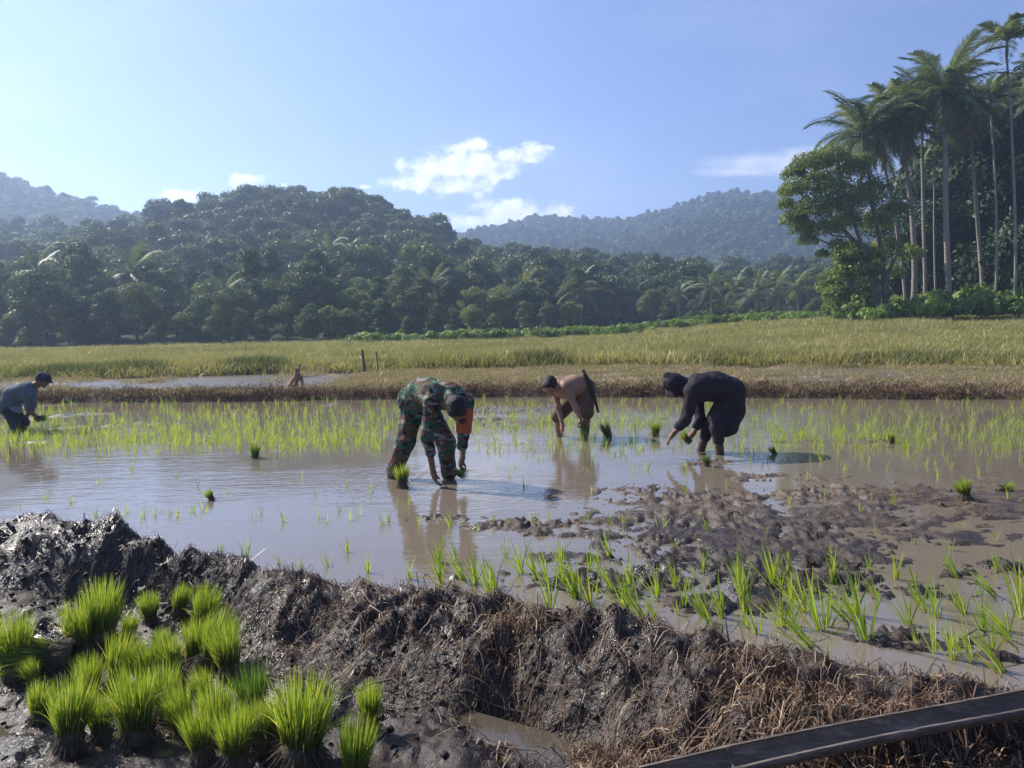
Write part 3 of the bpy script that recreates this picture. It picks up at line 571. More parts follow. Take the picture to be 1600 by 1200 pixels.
# bushes
def bush_mesh(seed, r=1.0, n=1100, leaf=.09, mat='bush_leaf'):
    g = np.random.default_rng(seed); L = [(g.normal(0, .5) * r, g.normal(0, .5) * r, r * (.25 + .5 * g.random()), r * (.3 + .25 * g.random())) for _ in range(9)]
    return mesh_np('bush', *lobes_crown(seed, L, n, leaf, .9, .3), [M[mat]], False)
BM = [bush_mesh(1), bush_mesh(2), bush_mesh(3, 1.0, 1000, .12), bush_mesh(4, mat='tree_leaf')]
for k, (px, Y_, sc, b) in enumerate([(1375, 54, 1.0, 1), (1410, 57, 1.3, 0), (1440, 56, 1.5, 2), (1462, 58, 1.7, 0), (1505, 56, 1.3, 1), (1525, 58, 1.9, 2), (1545, 60, 1.6, 0), (1570, 56, 1.2, 1), (1598, 57, 1.6, 2), (1625, 57, 1.8, 0), (1352, 58, .9, 2), (1490, 60, 1.5, 1)]):
    p = atd(px, 500, Y_); o = obj('bush', BM[b], loc=(p.x, p.y, H1(p.x, p.y) + .1), rot=(0, 0, k * 1.3), scl=sc * 1.35)
    tag(o, ['low leafy bush at the foot of the forked tree', 'rounded bush between the forked tree and leaning palm', 'bush just right of the leaning palm trunk', 'broad green bush left of the tallest palm trunk', 'bush at the right foot of the tallest palm', 'tall bright bush between tallest palm and slender palms', 'bush behind the slender palm trunks', 'small bush in front of the slender palm trunks', 'bush at the foot of the highest slender palm', 'bush at the right edge of the frame under the grove', 'little bush left of the forked trunk', 'shaded bush behind the tallest palm trunk'][k], 'bush', 'bushes at the foot of the palm grove')
# the edge of the wood behind the field: individual trees
cnt = 0
LAB = {0: 'dark full tree', 1: 'tall dark oval tree', 2: 'paler green round tree', 3: 'wide umbrella-crowned tree', 4: 'small pale green tree', 5: 'narrow tall tree', 6: 'broad dark tree'}
g = random.Random(4)
for row in range(4):
    px = -260
    while px < 1330:
        px += g.uniform(26, 40) * (1.0 if px < 640 else 1.15)
        Yb = (72 + row * 6.5 + g.uniform(-2.0, 2)) if px < 560 else (72 + (px - 560) * .075 + row * 9 + g.uniform(-3, 3))
        if 905 < px < 1010 and row < 4: continue
        p = atd(px, 520, Yb); k = g.choice((0, 1, 2, 3, 5, 6, 6) if row > 0 else (0, 0, 6, 2, 4, 3))
        sc = g.uniform(.62, 1.1) * (.74 if px < 250 else .60 if px < 640 else .58 if px < 1000 else .5) * (.8 if row == 0 else 1.0)
        zb = .3 + (row * .9 if px < 640 else row * .8)
        zone = 'beyond the man at the left edge' if px < 150 else 'between left edge and the dog' if px < 380 else 'beyond the dog' if px < 560 else 'beyond the camouflaged man' if px < 780 else 'beyond the shirtless man' if px < 960 else 'beyond the dark-clad worker' if px < 1180 else 'just left of the palm grove'
        rw = ('front row', 'second row', 'third row', 'back row')[row]
        place_tree(TD[k], (p.x, p.y, zb), sc, f'{LAB[k]}, wood {rw}, {zone}', 'trees of the hazy wood edge'); cnt += 1
# palms inside the wood edge
for k, (px, py, Y_, h) in enumerate([(58, 425, 80, 9), (205, 430, 84, 9), (350, 462, 84, 6.5), (515, 395, 110, 9), (672, 450, 92, 6), (905, 455, 108, 6.5), (1110, 450, 112, 6), (1150, 452, 116, 6), (1245, 450, 118, 6), (1060, 462, 115, 5), (1180, 458, 108, 5.5), (1215, 455, 112, 6), (820, 455, 100, 6)]):
    t = atd(px, py, Y_); palm((t.x + .3, t.y, .5), t, 'feathery palm ' + ('before the wood' if h > 8 else 'low in the wood') + (' beyond the man at the left edge' if px < 220 else ' beyond the dog' if px < 600 else ' beyond the camouflaged man' if px < 780 else ' beyond the shirtless man' if px < 960 else ' beyond the dark-clad worker' if px < 1200 else ' just left of the palm grove'), nf=15, r=.15, fs=.82, seed=30 + k, group='palms in the hazy wood edge', dead=1)
# woods on the slopes (one mass each)
def wood(name, samp, n, v0, v1, src, lo, hi, label, keep=None, ub=(0, 1)):
    u = rng.uniform(ub[0], ub[1], n * 2); v = rng.random(n * 2) * (v1 - v0) + v0; P = samp(u, v)
    P = P[keep(P)] if keep else P; P = P[:n]; n = len(P); P[:, 2] -= .8
    s = rng.uniform(lo, hi, n); sc = np.stack([s, s, s * rng.uniform(.8, 1.15, n)], -1)
    scatter(name, P, rz(n, .04), sc, rng.integers(0, len(src), n), src, 'stuff', label, 'woodland')
wood('woodland', hillA, 3000, .1, 1.08, WD, .55, 1.0, 'dense mixed woodland covering the hazy hill left of centre')
wood('woodland', hillB, 2200, .3, 1.1, WD, .65, 1.1, 'bluish woodland on the far ridge at the left', ub=(.2, 1))
wood('woodland', hillC, 7500, .05, 1.05, FD, .6, 1.15, 'dark blue-green woodland covering the distant mountain', ub=(.05, .95))
# low bright shrubs behind the field
n = 420; px = rng.uniform(560, 1420, n); Yq = 60 + (px - 560) * .012 + rng.random(n) * 8 + (px > 1000) * rng.random(n) * 10
pp = np.array([list(atd(a, 510, b)) for a, b in zip(px, Yq)]); pp[:, 2] = height(pp[:, 0], pp[:, 1]) + .1
scatter('undergrowth', pp, rz(n), s3(rng.uniform(.45, 1.05, n)), rng.integers(0, 4, n), BM, 'stuff', 'low bright green shrubs along the far side of the grass field', 'shrubs')

# ---------------------------------------------------------------- grass
def tuft_mesh(name, seed, n, rad, hl, w, mat, lean=.35, bend=.7, segs=3):
    g = np.random.default_rng(seed); b = np.zeros((n, 3)); b[:, 0] = g.uniform(-rad, rad, n); b[:, 1] = g.uniform(-rad, rad, n)
    return mesh_np(name, *blades(b, g.random(n) * 6.283, np.abs(g.normal(0, lean, n)), g.uniform(hl * .6, hl * 1.15, n), g.uniform(w * .7, w * 1.3, n), g.random(n) * bend, segs, g=g), [M[mat]], False)
GF = [tuft_mesh('field_grass', i, 170, .55, .42, .016, 'field_grass', .25, .6) for i in range(4)]
GE = [tuft_mesh('edge_grass', 10 + i, 190, .40, .42, .014, 'edge_grass', .38, .9) for i in range(3)]
GS = [tuft_mesh('short_grass', 20 + i, 110, .40, .085, .010, 'short_grass', .7, .8, 2) for i in range(3)]
def field_points(n, x0, x1, y0f, y1f, power=1.0):
    x = rng.uniform(x0, x1, n); a, b = y0f(x), y1f(x); y = a + (b - a) * rng.random(n) ** power; ok = (np.abs(x) < y * .78 + 4); return x[ok], y[ok]
x, y = field_points(26000, -60, 75, y_grass, lambda x: np.minimum(y_far(x) + 14, 90), 1.35)
y_end = np.where(x < 0, 72, 78) ; ok = y < y_end; x, y = x[ok], y[ok]
z = height(x, y); n = len(x)
scatter('field_grass', np.stack([x, y, z - .02], -1), rz(n, .05), np.stack([rng.uniform(.9, 1.5, n) * (1 + y / 60), rng.uniform(.9, 1.5, n) * (1 + y / 60), rng.uniform(.65, 1.15, n) * (.6 + .8 * n2d(x, y, .35, 3))], -1), rng.integers(0, 4, n), GF, 'stuff', 'yellow green tall grass filling the field behind the paddies', 'grass')
x = rng.uniform(-26, 22, 2600); y = y_grass(x) + np.abs(rng.normal(0, .75, 2600)) - .05 + (n2d(x, x * 0, .8, 2) - .5) * .5; z = height(x, y); n = len(x)
scatter('edge_grass', np.stack([x, y, z - .02], -1), rz(n, .08), s3(rng.uniform(.45, 1.05, n) * (.45 + 1.1 * n2d(x, y, .5, 5))), rng.integers(0, 3, n), GE, 'stuff', 'darker green grass fringe along the near edge of the grass field', 'grass')
x = rng.uniform(-24, 20, 12000); y = y_bund(x) + .25 + rng.random(12000) * (y_grass(x) - y_bund(x) - .2); z = height(x, y)
ok = (z > .066 + .035 * (x < -4.5)) & (fbm(x, y, .9, 3, 70) > .40); x, y, z = x[ok], y[ok], z[ok]; n = len(x)
scatter('short_grass', np.stack([x, y, z - .008], -1), rz(n, .1), s3(rng.uniform(.5, 1.3, n)), rng.integers(0, 3, n), GS, 'stuff', 'short dry yellowish grass on the trampled strip beyond the far bund', 'grass')
for px, py, hh, rr, lab in [(563, 566, .42, .045, 'thicker short wooden stake standing in the grass edge'), (585, 565, .38, .022, 'thin leaning stake right of the thicker one in the grass edge')]:
    b = at(px, 585, .12); z0 = .1; k = hh / .42
    o = obj('stake', mesh_np('stake', *tube([(0, 0, -.1), (.01, 0, .3 * k), (-.03 * k, 0, .75 * k), (-.04 * k, 0, .78 * k)], [rr, rr * .95, rr * .9, rr * .3], 8), [M['wood']]), loc=(b.x, b.y + .6, z0)); tag(o, lab, 'stake', 'stakes in the grass edge')

GB = [tuft_mesh('bund_stubble', 40 + i, 120, .30, .065, .009, 'straw', .9, .9, 2) for i in range(3)]
x = rng.uniform(-24, 20, 3400); y = y_bund(x) + rng.uniform(-.05, .42, 3400); z = height(x, y); k = z > .02; x, y, z = x[k], y[k], z[k]; n = len(x)
scatter('bund_stubble', np.stack([x, y, z - .01], -1), rz(n, .25), s3(rng.uniform(.5, 1.2, n)), rng.integers(0, 3, n), GB, 'stuff', 'brown dry stubble matted on the far bund', 'stubble')
# ---------------------------------------------------------------- rice plants
def seedling_mesh(seed, n, hl, w=.0075, lean=.22, hd=None):
    g = np.random.default_rng(seed); b = g.normal(0, .008, (n, 3)); b[:, 2] = -.03; hdg = g.random(n) * 6.283 if hd is None else hd + g.normal(0, .5, n)
    return mesh_np('rice_seedling', *blades(b, hdg, np.abs(g.normal(.02, lean, n)) + (.25 if hd is not None else 0), g.uniform(hl * .55, hl * 1.1, n) + .03, g.uniform(w * .7, w * 1.2, n), g.random(n) * .55, 5, g=g), [M['rice']], False)
SM_big = [seedling_mesh(i, 12 + i % 4, .30, .0095, .15, None if i % 3 else 2.7) for i in range(9)]
SM_mid = [seedling_mesh(30 + i, 5 + i % 3, .17, .007, .2) for i in range(8)]
SM_far = [seedling_mesh(50 + i, 6, .175, .0055, .28) for i in range(6)]
NS = [0]
def where(px):
    return 'below the man at the left edge' if px < 260 else 'below the dog' if px < 560 else 'below the camouflaged man' if px < 760 else 'below the shirtless man' if px < 960 else 'below the dark-clad worker' if px < 1200 else 'right of the dark-clad worker' if px < 1420 else 'near the right edge'
def seedling(px, py, hpx, label, lean=None, big=True):
    p = at(px, py, 0.0); z = max(H1(p.x, p.y), -.02)
    if z > .01: p = at(px, py, z); z = max(H1(p.x, p.y), -.02)
    d = (p - EYE).length; hw = hpx * (1.08 if big else 1.0) / F_PX * d; src = random.choice(SM_big if big else SM_mid); base = .30 if big else .17
    o = obj('rice_seedling', src, loc=(p.x, p.y, z - .005), rot=(0, lean or 0, 0 if (lean is not None or src in SM_big[::3]) else random.random() * 6.28), scl=hw / base)
    ht = 'tallest' if hpx > 78 else 'tall' if hpx > 58 else 'middling' if hpx > 34 else 'short' if hpx > 20 else 'tiny'
    NS[0] += 1; return tag(o, f'{ht} {label} {where(px)}', 'rice seedling', 'planted rice seedlings')
LB = 'rice seedling by the near bund,'
for (px, py, h) in [(690, 915, 62), (725, 905, 65), (745, 910, 60), (765, 925, 55), (640, 905, 40), (575, 895, 36), (775, 918, 62), (862, 950, 75), (815, 895, 60), (840, 905, 62), (905, 935, 70), (925, 950, 68), (880, 905, 55), (910, 910, 60),
    (978, 955, 80), (1010, 965, 82), (1030, 970, 60), (960, 920, 60), (985, 905, 58), (1060, 915, 45), (1115, 975, 78), (1132, 955, 70), (1165, 950, 80), (1185, 990, 55), (1222, 978, 72), (1160, 920, 60), (1275, 1010, 92), (1282, 985, 90), (1262, 955, 75),
    (1355, 1000, 95), (1335, 960, 80), (1420, 975, 60), (1440, 940, 55), (1465, 965, 62), (1490, 1030, 60), (1520, 1035, 62), (1460, 1020, 55), (1575, 1050, 85), (1585, 1000, 80), (1598, 965, 85), (1540, 985, 55), (1510, 960, 50), (440, 880, 26), (515, 885, 30), (470, 890, 24), (385, 868, 30), (345, 865, 24), (1300, 905, 50), (1210, 910, 50), (1400, 905, 45), (1100, 890, 45), (1070, 945, 50), (1560, 930, 60), (1240, 930, 55), (1500, 900, 45)]:
    seedling(px, py, h, LB, lean=random.uniform(-.35, -.05) if h > 50 else None)
    if px > 560: seedling(px + random.uniform(-45, 45), py - random.uniform(5, 38), h * random.uniform(.5, .8), LB, lean=random.uniform(-.3, .1))
LM = 'rice seedling in open water,'
for (px, py, h) in [(148, 808, 26), (188, 805, 28), (200, 800, 22), (225, 808, 24), (243, 806, 20), (268, 806, 18), (278, 808, 22), (300, 800, 20), (317, 800, 24), (395, 812, 24), (407, 805, 20), (445, 815, 30), (500, 810, 26), (512, 815, 24), (530, 800, 20), (548, 812, 28), (562, 805, 24), (600, 820, 34), (607, 815, 28), (580, 770, 26), (542, 760, 20), (308, 762, 18), (470, 748, 16), (415, 745, 14), (275, 745, 14), (205, 735, 14), (110, 785, 18), (72, 780, 16), (155, 755, 14), (30, 795, 14), (355, 770, 14), (495, 775, 18), (640, 790, 22),
    (655, 820, 26), (705, 822, 30), (745, 825, 20), (770, 818, 20), (795, 822, 22), (835, 820, 36), (858, 812, 24), (890, 832, 22), (915, 818, 30), (950, 822, 24), (975, 815, 22), (1035, 825, 32), (1105, 826, 36), (1068, 770, 26), (1075, 740, 24), (1135, 762, 18), (795, 745, 20), (820, 760, 20), (775, 700, 22), (840, 720, 18), (925, 770, 18), (990, 740, 20), (1010, 735, 20), (745, 790, 14), (985, 700, 16),
    (1200, 835, 22), (1235, 785, 20), (1260, 750, 18), (1325, 755, 18), (1365, 830, 24), (1395, 790, 26), (1430, 770, 20), (1360, 782, 18), (1300, 860, 20), (1425, 850, 24), (1487, 860, 26), (1555, 845, 24), (1290, 775, 18), (1465, 745, 18), (1530, 740, 20), (1575, 780, 20), (1245, 700, 14), (1190, 730, 14), (1320, 735, 20), (1385, 735, 20), (1480, 720, 22), (1345, 800, 18), (1545, 720, 20), (1580, 700, 22), (1500, 690, 18), (1290, 715, 16)]:
    seedling(px, py, h * 1.12, LM, big=False)
LF = 'rice seedling beside the dense planting,'
while NS[0] < 290:
    px = random.uniform(0, 1600); py = random.uniform(690, 725) if px < 600 else random.uniform(685, 735)
    if 600 < px < 740 and py > 700: continue
    if 1020 < px < 1170: continue
    if px < 600 and random.random() < (py - 690) / 45: continue
    seedling(px, py, random.uniform(15, 24), LF, big=False)
# the densely planted back of the paddy: past counting
PX, PY = [], []
while len(PX) < 4200:
    px = random.uniform(-150, 1760); py = 622 + (random.random() ** .85) * 85
    w = 1.0
    if px < 600: w = .95 if py < 695 else .30
    elif px < 760: w = .95 if py < 675 else .15
    elif px < 1150: w = .95 if py < 672 else .22
    else: w = .55 if py < 690 else .28
    if random.random() < w * ((py - 505) / 195) ** 2.0: PX.append(px); PY.append(py)
pp = np.array([list(at(a, b, 0)) for a, b in zip(PX, PY)]); pp[:, 2] = np.clip(height(pp[:, 0], pp[:, 1]), -.02, .1); n = len(pp)
ok = pp[:, 1] < y_bund(pp[:, 0]) + .15; pp = pp[ok]; n = len(pp)
scatter('planted_rice', pp, rz(n, .12), s3(rng.uniform(.5, 1.15, n)), rng.integers(0, 6, n), SM_far, 'stuff', 'dense thin rice seedlings filling the far half of the flooded paddy', 'rice')

def mk_bundle():
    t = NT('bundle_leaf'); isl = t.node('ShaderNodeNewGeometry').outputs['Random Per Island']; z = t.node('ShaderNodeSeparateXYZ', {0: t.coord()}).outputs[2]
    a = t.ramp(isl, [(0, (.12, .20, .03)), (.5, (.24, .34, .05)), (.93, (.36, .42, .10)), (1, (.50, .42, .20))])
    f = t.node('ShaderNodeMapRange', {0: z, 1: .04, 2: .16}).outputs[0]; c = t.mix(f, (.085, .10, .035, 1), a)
    b = t.bsdf(c, .42, spec=.4); tr = t.node('ShaderNodeBsdfTranslucent', {0: t.mix(1.0, c, (1.5, 1.42, .6, 1), 'MULTIPLY')}).outputs[0]
    return t.done(t.node('ShaderNodeMixShader', {0: .52, 1: b, 2: tr}).outputs[0])
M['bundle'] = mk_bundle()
def bundle_meshes(seed, n=420, hl=.26, fan=.34, dark=False, w=.0042, lo=.045):
    g = np.random.default_rng(seed); a = g.random(n) * 6.283; q = np.sqrt(g.random(n)); b = np.stack([np.cos(a) * q * lo * .9, np.sin(a) * q * lo * .9, np.full(n, .02)], -1)
    leaves = mesh_np('bundle_leaves', *blades(b, a + g.normal(0, .35, n), q * fan * g.uniform(.5, 1.15, n), g.uniform(hl * .62, hl * 1.08, n) * (1 - .12 * q), g.uniform(w * .7, w * 1.3, n), g.random(n) * .34 * (g.random(n) < .7) + (g.random(n) < .10) * 1.5 * g.random(n), 5, g=g), [M['rice_dark' if dark else 'bundle']], False)
    m_ = n // 3; a = g.random(m_) * 6.283; b = np.stack([np.cos(a) * lo * .8, np.sin(a) * lo * .8, np.full(m_, .075)], -1)
    st = blades(b, a, math.pi - .5 + g.normal(0, .25, m_), g.uniform(.05, .12, m_), np.full(m_, .004), -g.random(m_) * .5, 3, g=g)
    tb = tube([(0, 0, -.02), (0, 0, .0), (0, 0, .05), (0, 0, .09), (0, 0, .12)], [lo * 1.1, lo * 1.35, lo * 1.15, lo * .95, lo * .6], 14)
    tv = tb[0]; tv += (n3d(tv, 40)[:, None] - .5) * .018
    roots = mesh_np('bundle_roots', *merge([st, (tv, tb[1])]), [M['roots']], True)
    tie = mesh_np('bundle_tie', *tube([(math.cos(t) * lo * 1.02, math.sin(t) * lo * 1.02, .10 + .004 * math.sin(t * 2)) for t in np.linspace(0, 6.283, 18)], .0035, 5), [M['straw']])
    return leaves, roots, tie
BD = [bundle_meshes(100 + i, 520, .265, .17 + .06 * (i % 3), w=.0036) for i in range(6)]; BDd = bundle_meshes(120, 340, .26, .26, True)
BS = [bundle_meshes(130 + i, 170, .20, .35, i == 2, .006, .03) for i in range(3)]
def bundle(p, axis, scl, src, label, group):
    root = obj('seedling_bundle', None, loc=p, scl=scl); root.rotation_mode = 'QUATERNION'; root.rotation_quaternion = Vector(axis).to_track_quat('Z', 'Y') @ Quaternion((0, 0, 1), random.random() * 6.28)
    tag(root, label, 'seedling bundle', group); obj('leaves', src[0], root); obj('roots', src[1], root); obj('tie', src[2], root); return root
fg = [((160, 1016), (164, 926), 'bright bundle right of a taller pair, topmost left in the seedbed'), ((132, 1026), (130, 938), 'bundle pressed against the left side of the top left pair'), ((236, 972), (236, 926), 'small lone bundle standing at the foot of the bund'),
    ((276, 970), (292, 918), 'bundle leaning right under the bund, left one of two neighbours'), ((314, 984), (330, 912), 'bundle leaning right under the bund, right one of two neighbours'), ((30, 1062), (28, 976), 'tall bundle at the left edge beside the puddle'),
    ((196, 1008), (200, 962), 'low bundle spreading loose blades in the gap right of the top left pair'), ((178, 1078), (190, 1004), 'bundle leaning right in the middle left of the seedbed'), ((140, 1098), (138, 1034), 'upright bundle with brown foot left of the leaning one'),
    ((256, 1024), (258, 972), 'bundle behind the crowded middle row of the seedbed'), ((322, 1040), (350, 958), 'large bundle leaning right below the pair under the bund'), ((362, 1060), (357, 988), 'narrow upright bundle at the right side of the middle row'),
    ((276, 1070), (268, 1004), 'bundle in the crowded middle row, leaning left'), ((294, 1142), (280, 1058), 'bundle with pale frayed top just below the crowded middle row'), ((322, 1088), (318, 1034), 'short bundle half hidden between its middle neighbours'),
    ((340, 1158), (338, 1062), 'tall dense bundle in the centre of the seedbed group'), ((218, 1150), (208, 1050), 'tall bundle with a wide brown root skirt'), ((108, 1168), (106, 1080), 'bundle with flaring root skirt at the lower left'),
    ((430, 1164), (420, 1094), 'narrow bundle squeezed against the biggest bundle'), ((470, 1196), (468, 1072), 'biggest and widest bundle at the bottom of the photo'), ((368, 1206), (372, 1128), 'rounded bundle cut by the bottom edge left of the biggest one'),
    ((576, 1146), (574, 1068), 'bundle furthest to the right with wispy drooping tips'), ((552, 1226), (546, 1126), 'bright bundle at the bottom right of the seedbed in front of the wispy one'),
    ((256, 1118), (254, 1040), 'bundle tucked between the root skirt bundle and the middle row'), ((62, 1128), (60, 1066), 'small bundle alone at the lower left below the slumped one'), ((158, 1148), (150, 1090), 'narrow bundle between the two root skirt bundles at lower left'), ((232, 1072), (226, 1010), 'thin bundle squeezed left of the crowded middle row'),
    ((304, 1030), (310, 962), 'slim bundle between the neighbours under the bund'), ((398, 1180), (404, 1112), 'slim bundle just left of the biggest bundle'), ((318, 1190), (306, 1118), 'bundle in front of the tall dense centre bundle, cut low'), ((66, 1082), (40, 1040), 'loose bundle slumped beside the tall bundle at the left edge')]
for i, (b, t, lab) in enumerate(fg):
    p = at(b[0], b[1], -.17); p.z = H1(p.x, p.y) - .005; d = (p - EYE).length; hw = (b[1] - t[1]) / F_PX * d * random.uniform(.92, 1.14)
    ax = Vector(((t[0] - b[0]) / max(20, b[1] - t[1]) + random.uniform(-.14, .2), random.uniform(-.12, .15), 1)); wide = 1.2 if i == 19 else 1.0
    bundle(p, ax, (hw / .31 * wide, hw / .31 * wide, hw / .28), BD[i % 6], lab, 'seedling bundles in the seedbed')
p = at(396, 1126, -.17); p.z = H1(p.x, p.y); bundle(p, (-.05, 0, 1), .95, BDd, 'darker blue green bundle right of the seedbed centre', 'seedling bundles in the seedbed')
p = at(108, 1050, -.17); p.z = H1(p.x, p.y) + .06; bundle(p, (-1, -.25, .12), 1.25, BD[2], 'bundle lying on its side with its tips to the left', 'seedling bundles in the seedbed')
for (b, hpx, ax, k, lab, z0) in [
    ((399, 716), 26, (0, 0, 1), 2, 'dark small bundle floating alone in the left water', 0), ((332, 781), 22, (-.5, 0, 1), 0, 'small pale bundle tilted in the calm water at the left', 0),
    ((630, 762), 44, (-.08, 0, 1), 1, 'bright bundle standing before the camouflaged worker\'s foot', 0), ((952, 684), 32, (-.35, 0, 1), 2, 'dark bundle leaning left between the shirtless and dark-clad workers', 0),
    ((1024, 682), 30, (0, 0, 1), 1, 'green bundle upright before the dark-clad worker\'s reaching hand', 0), ((1104, 724), 22, (0, 0, 1), 2, 'loose bundle on a mud clod at the dark-clad worker\'s feet', .03),
    ((1212, 708), 18, (-.7, 0, 1), 1, 'bundle slumped on wet mud right of the dark-clad worker', .01), ((1393, 690), 20, (0, 0, 1), 0, 'short green bundle standing on a thin mud ridge at the right', .02),
    ((1510, 778), 36, (-.25, 0, 1), 0, 'bright leaning bundle on the muddy ridge near the right edge', .04), ((1560, 764), 24, (1, -.2, .35), 1, 'bundle lying with tips out of the right edge', .03)]:
    p = at(b[0], b[1], z0); p.z = max(H1(p.x, p.y), -.01); d = (p - EYE).length; s = hpx / F_PX * d / .23
    bundle(p, ax, s, BS[k], lab, 'seedling bundles set out in the paddy')

# ---------------------------------------------------------------- straw, stalks, clods, trough
def straw(name, n, xr, s0, s1, L, mat, label, w=.0032, keep=None, hang=0.0, lift=.02):
    x = rng.uniform(xr[0], xr[1], n); yf, yw = y_foot(x), y_wat(x); y = yf + (yw - yf) * rng.uniform(s0, s1, n)
    if keep is not None: k = keep(x, y); x, y = x[k], y[k]
    n = len(x); a = rng.random(n) * 6.283; ln = rng.uniform(L[0], L[1], n) * (1 + (rng.random(n) < .06) * 1.2); K = 5; P = np.zeros((n, K, 3)); cx, cy = x.copy(), y.copy(); curl = rng.normal(0, .28, n)
    z0 = height(x, y); lf = np.abs(rng.normal(0, lift, n))
    for i in range(K):
        hz = height(cx, cy); t = i / (K - 1); P[:, i] = np.stack([cx, cy, hz + .004 + lf * math.sin(t * math.pi) + rng.normal(0, .003, n)], -1)
        cx = cx + np.cos(a) * ln / K; cy = cy + np.sin(a) * ln / K; a = a + curl
    sd = np.stack([-np.sin(a), np.cos(a), np.full(n, .3)], -1); V, Fq = ribbons(P, sd, np.full((n, K), w * .5) * rng.uniform(.6, 1.4, (n, 1)))
    return tag(obj(name, mesh_np(name, V, Fq, [M[mat]], False)), label, 'straw', None, 'stuff')
straw('straw', 17000, (-.1, 3.1), -.30, .62, (.06, .22), 'straw', 'brown dried rice straw heaped over the right part of the near bund', .0036, lambda x, y: (y > 1.9) & (fbm(x, y, 1.6, 2, 81) > .50 - .26 * sst(.3, 1.3, x)), lift=.035)
straw('dark_straw', 6500, (-3.6, 3.4), .0, .95, (.04, .15), 'straw_dark', 'wet dark rotten straw matted into the near bund', .0032, lift=.018)
straw('loose_straw', 3200, (-1.4, 1.9), .0, .8, (.07, .20), 'straw', 'scattered pale straw on the dark face of the near bund', .003, lift=.03)
# matted tufts on the mud islands
x = rng.uniform(.3, 5.2, 9000); y = rng.uniform(3.8, 8.2, 9000); z = height(x, y); k = (z > .008) & (y > y_wat(x)) & (fbm(x, y, 1.7, 3, 90) > .5); x, y, z = x[k], y[k], z[k]; n = len(x)
b = np.stack([x, y, z], -1); V, Fq = blades(b, rng.random(n) * 6.283, rng.uniform(.9, 1.6, n), rng.uniform(.02, .08, n), np.full(n, .004), rng.random(n) * .3, 3)
tag(obj('mud_debris', mesh_np('mud_debris', V, Fq, [M['straw_dark']], False)), 'rotted stubble scattered over the emerging mud', 'debris', None, 'stuff')
# dead stalks along the water edge
pts = [at(random.uniform(200, 1350), 0, 0) for _ in range(0)]
bx = rng.uniform(-2.4, 1.6, 150); by = y_wat(bx) - rng.uniform(-.1, .25, 150); b = np.stack([bx, by, height(bx, by)], -1); k = fbm(bx, by, 1.5, 2, 12) > .45; b = b[k]; n = len(b)
V, Fq = blades(b, rng.random(n) * 6.283, np.abs(rng.normal(0, .45, n)), rng.uniform(.05, .18, n), np.full(n, .005), rng.normal(0, .9, n), 5, .6)
tag(obj('dead_stalks', mesh_np('dead_stalks', V, Fq, [M['straw_dark']], False)), 'thin dead stalks sticking up at the water edge of the near bund', 'stalks', None, 'stuff')
# clods
def clod_mesh(seed):
    import bmesh
    bm = bmesh.new(); bmesh.ops.create_icosphere(bm, subdivisions=3, radius=1)
    for v in bm.verts:
        c = np.array(v.co)[None] ; f = 1 + .8 * (float(n3d(c * 1.6 + seed * 5, 1.0)[0]) - .5) + .45 * (float(n3d(c * 4.5 + seed, 1.0)[0]) - .5); v.co = v.co * f; v.co.z *= .6
    me = bpy.data.meshes.new('clod'); bm.to_mesh(me); bm.free(); me.materials.append(M['mud']); 
    for p_ in me.polygons: p_.use_smooth = True
    return me
CM = [clod_mesh(i) for i in range(5)]
x = rng.uniform(-5, 5, 5500); s_ = rng.random(5500); y = y_foot(x) + (y_wat(x) - y_foot(x)) * rng.uniform(-.1, 1.1, 5500); k = fbm(x, y, 1.8, 2, 55) > .42; x, y = x[k], y[k]
x2 = rng.uniform(-.3, 6.5, 3000); y2 = rng.uniform(3.6, 9.5, 3000); k = height(x2, y2) > .0; x2, y2 = x2[k], y2[k]
x3 = rng.uniform(-3.5, 1.2, 2200); y3 = rng.uniform(2.0, 4.6, 2200); k = y3 < y_foot(x3) + .1; x3, y3 = x3[k], y3[k]
x = np.concatenate([x, x2, x3]); y = np.concatenate([y, y2, y3]); z = height(x, y); n = len(x); sz = np.exp(rng.normal(-4.75, .5, n)) * np.where(y > y_wat(x), .6, 1.0); sz = np.clip(sz, .003, .035); z = z - sz * .3
scatter('mud_clods', np.stack([x, y, z], -1), rng.random((n, 3)) * 6.28, s3(sz), rng.integers(0, 5, n), CM, 'stuff', 'small wet mud crumbs and clods strewn over bund and mud islands', 'mud')
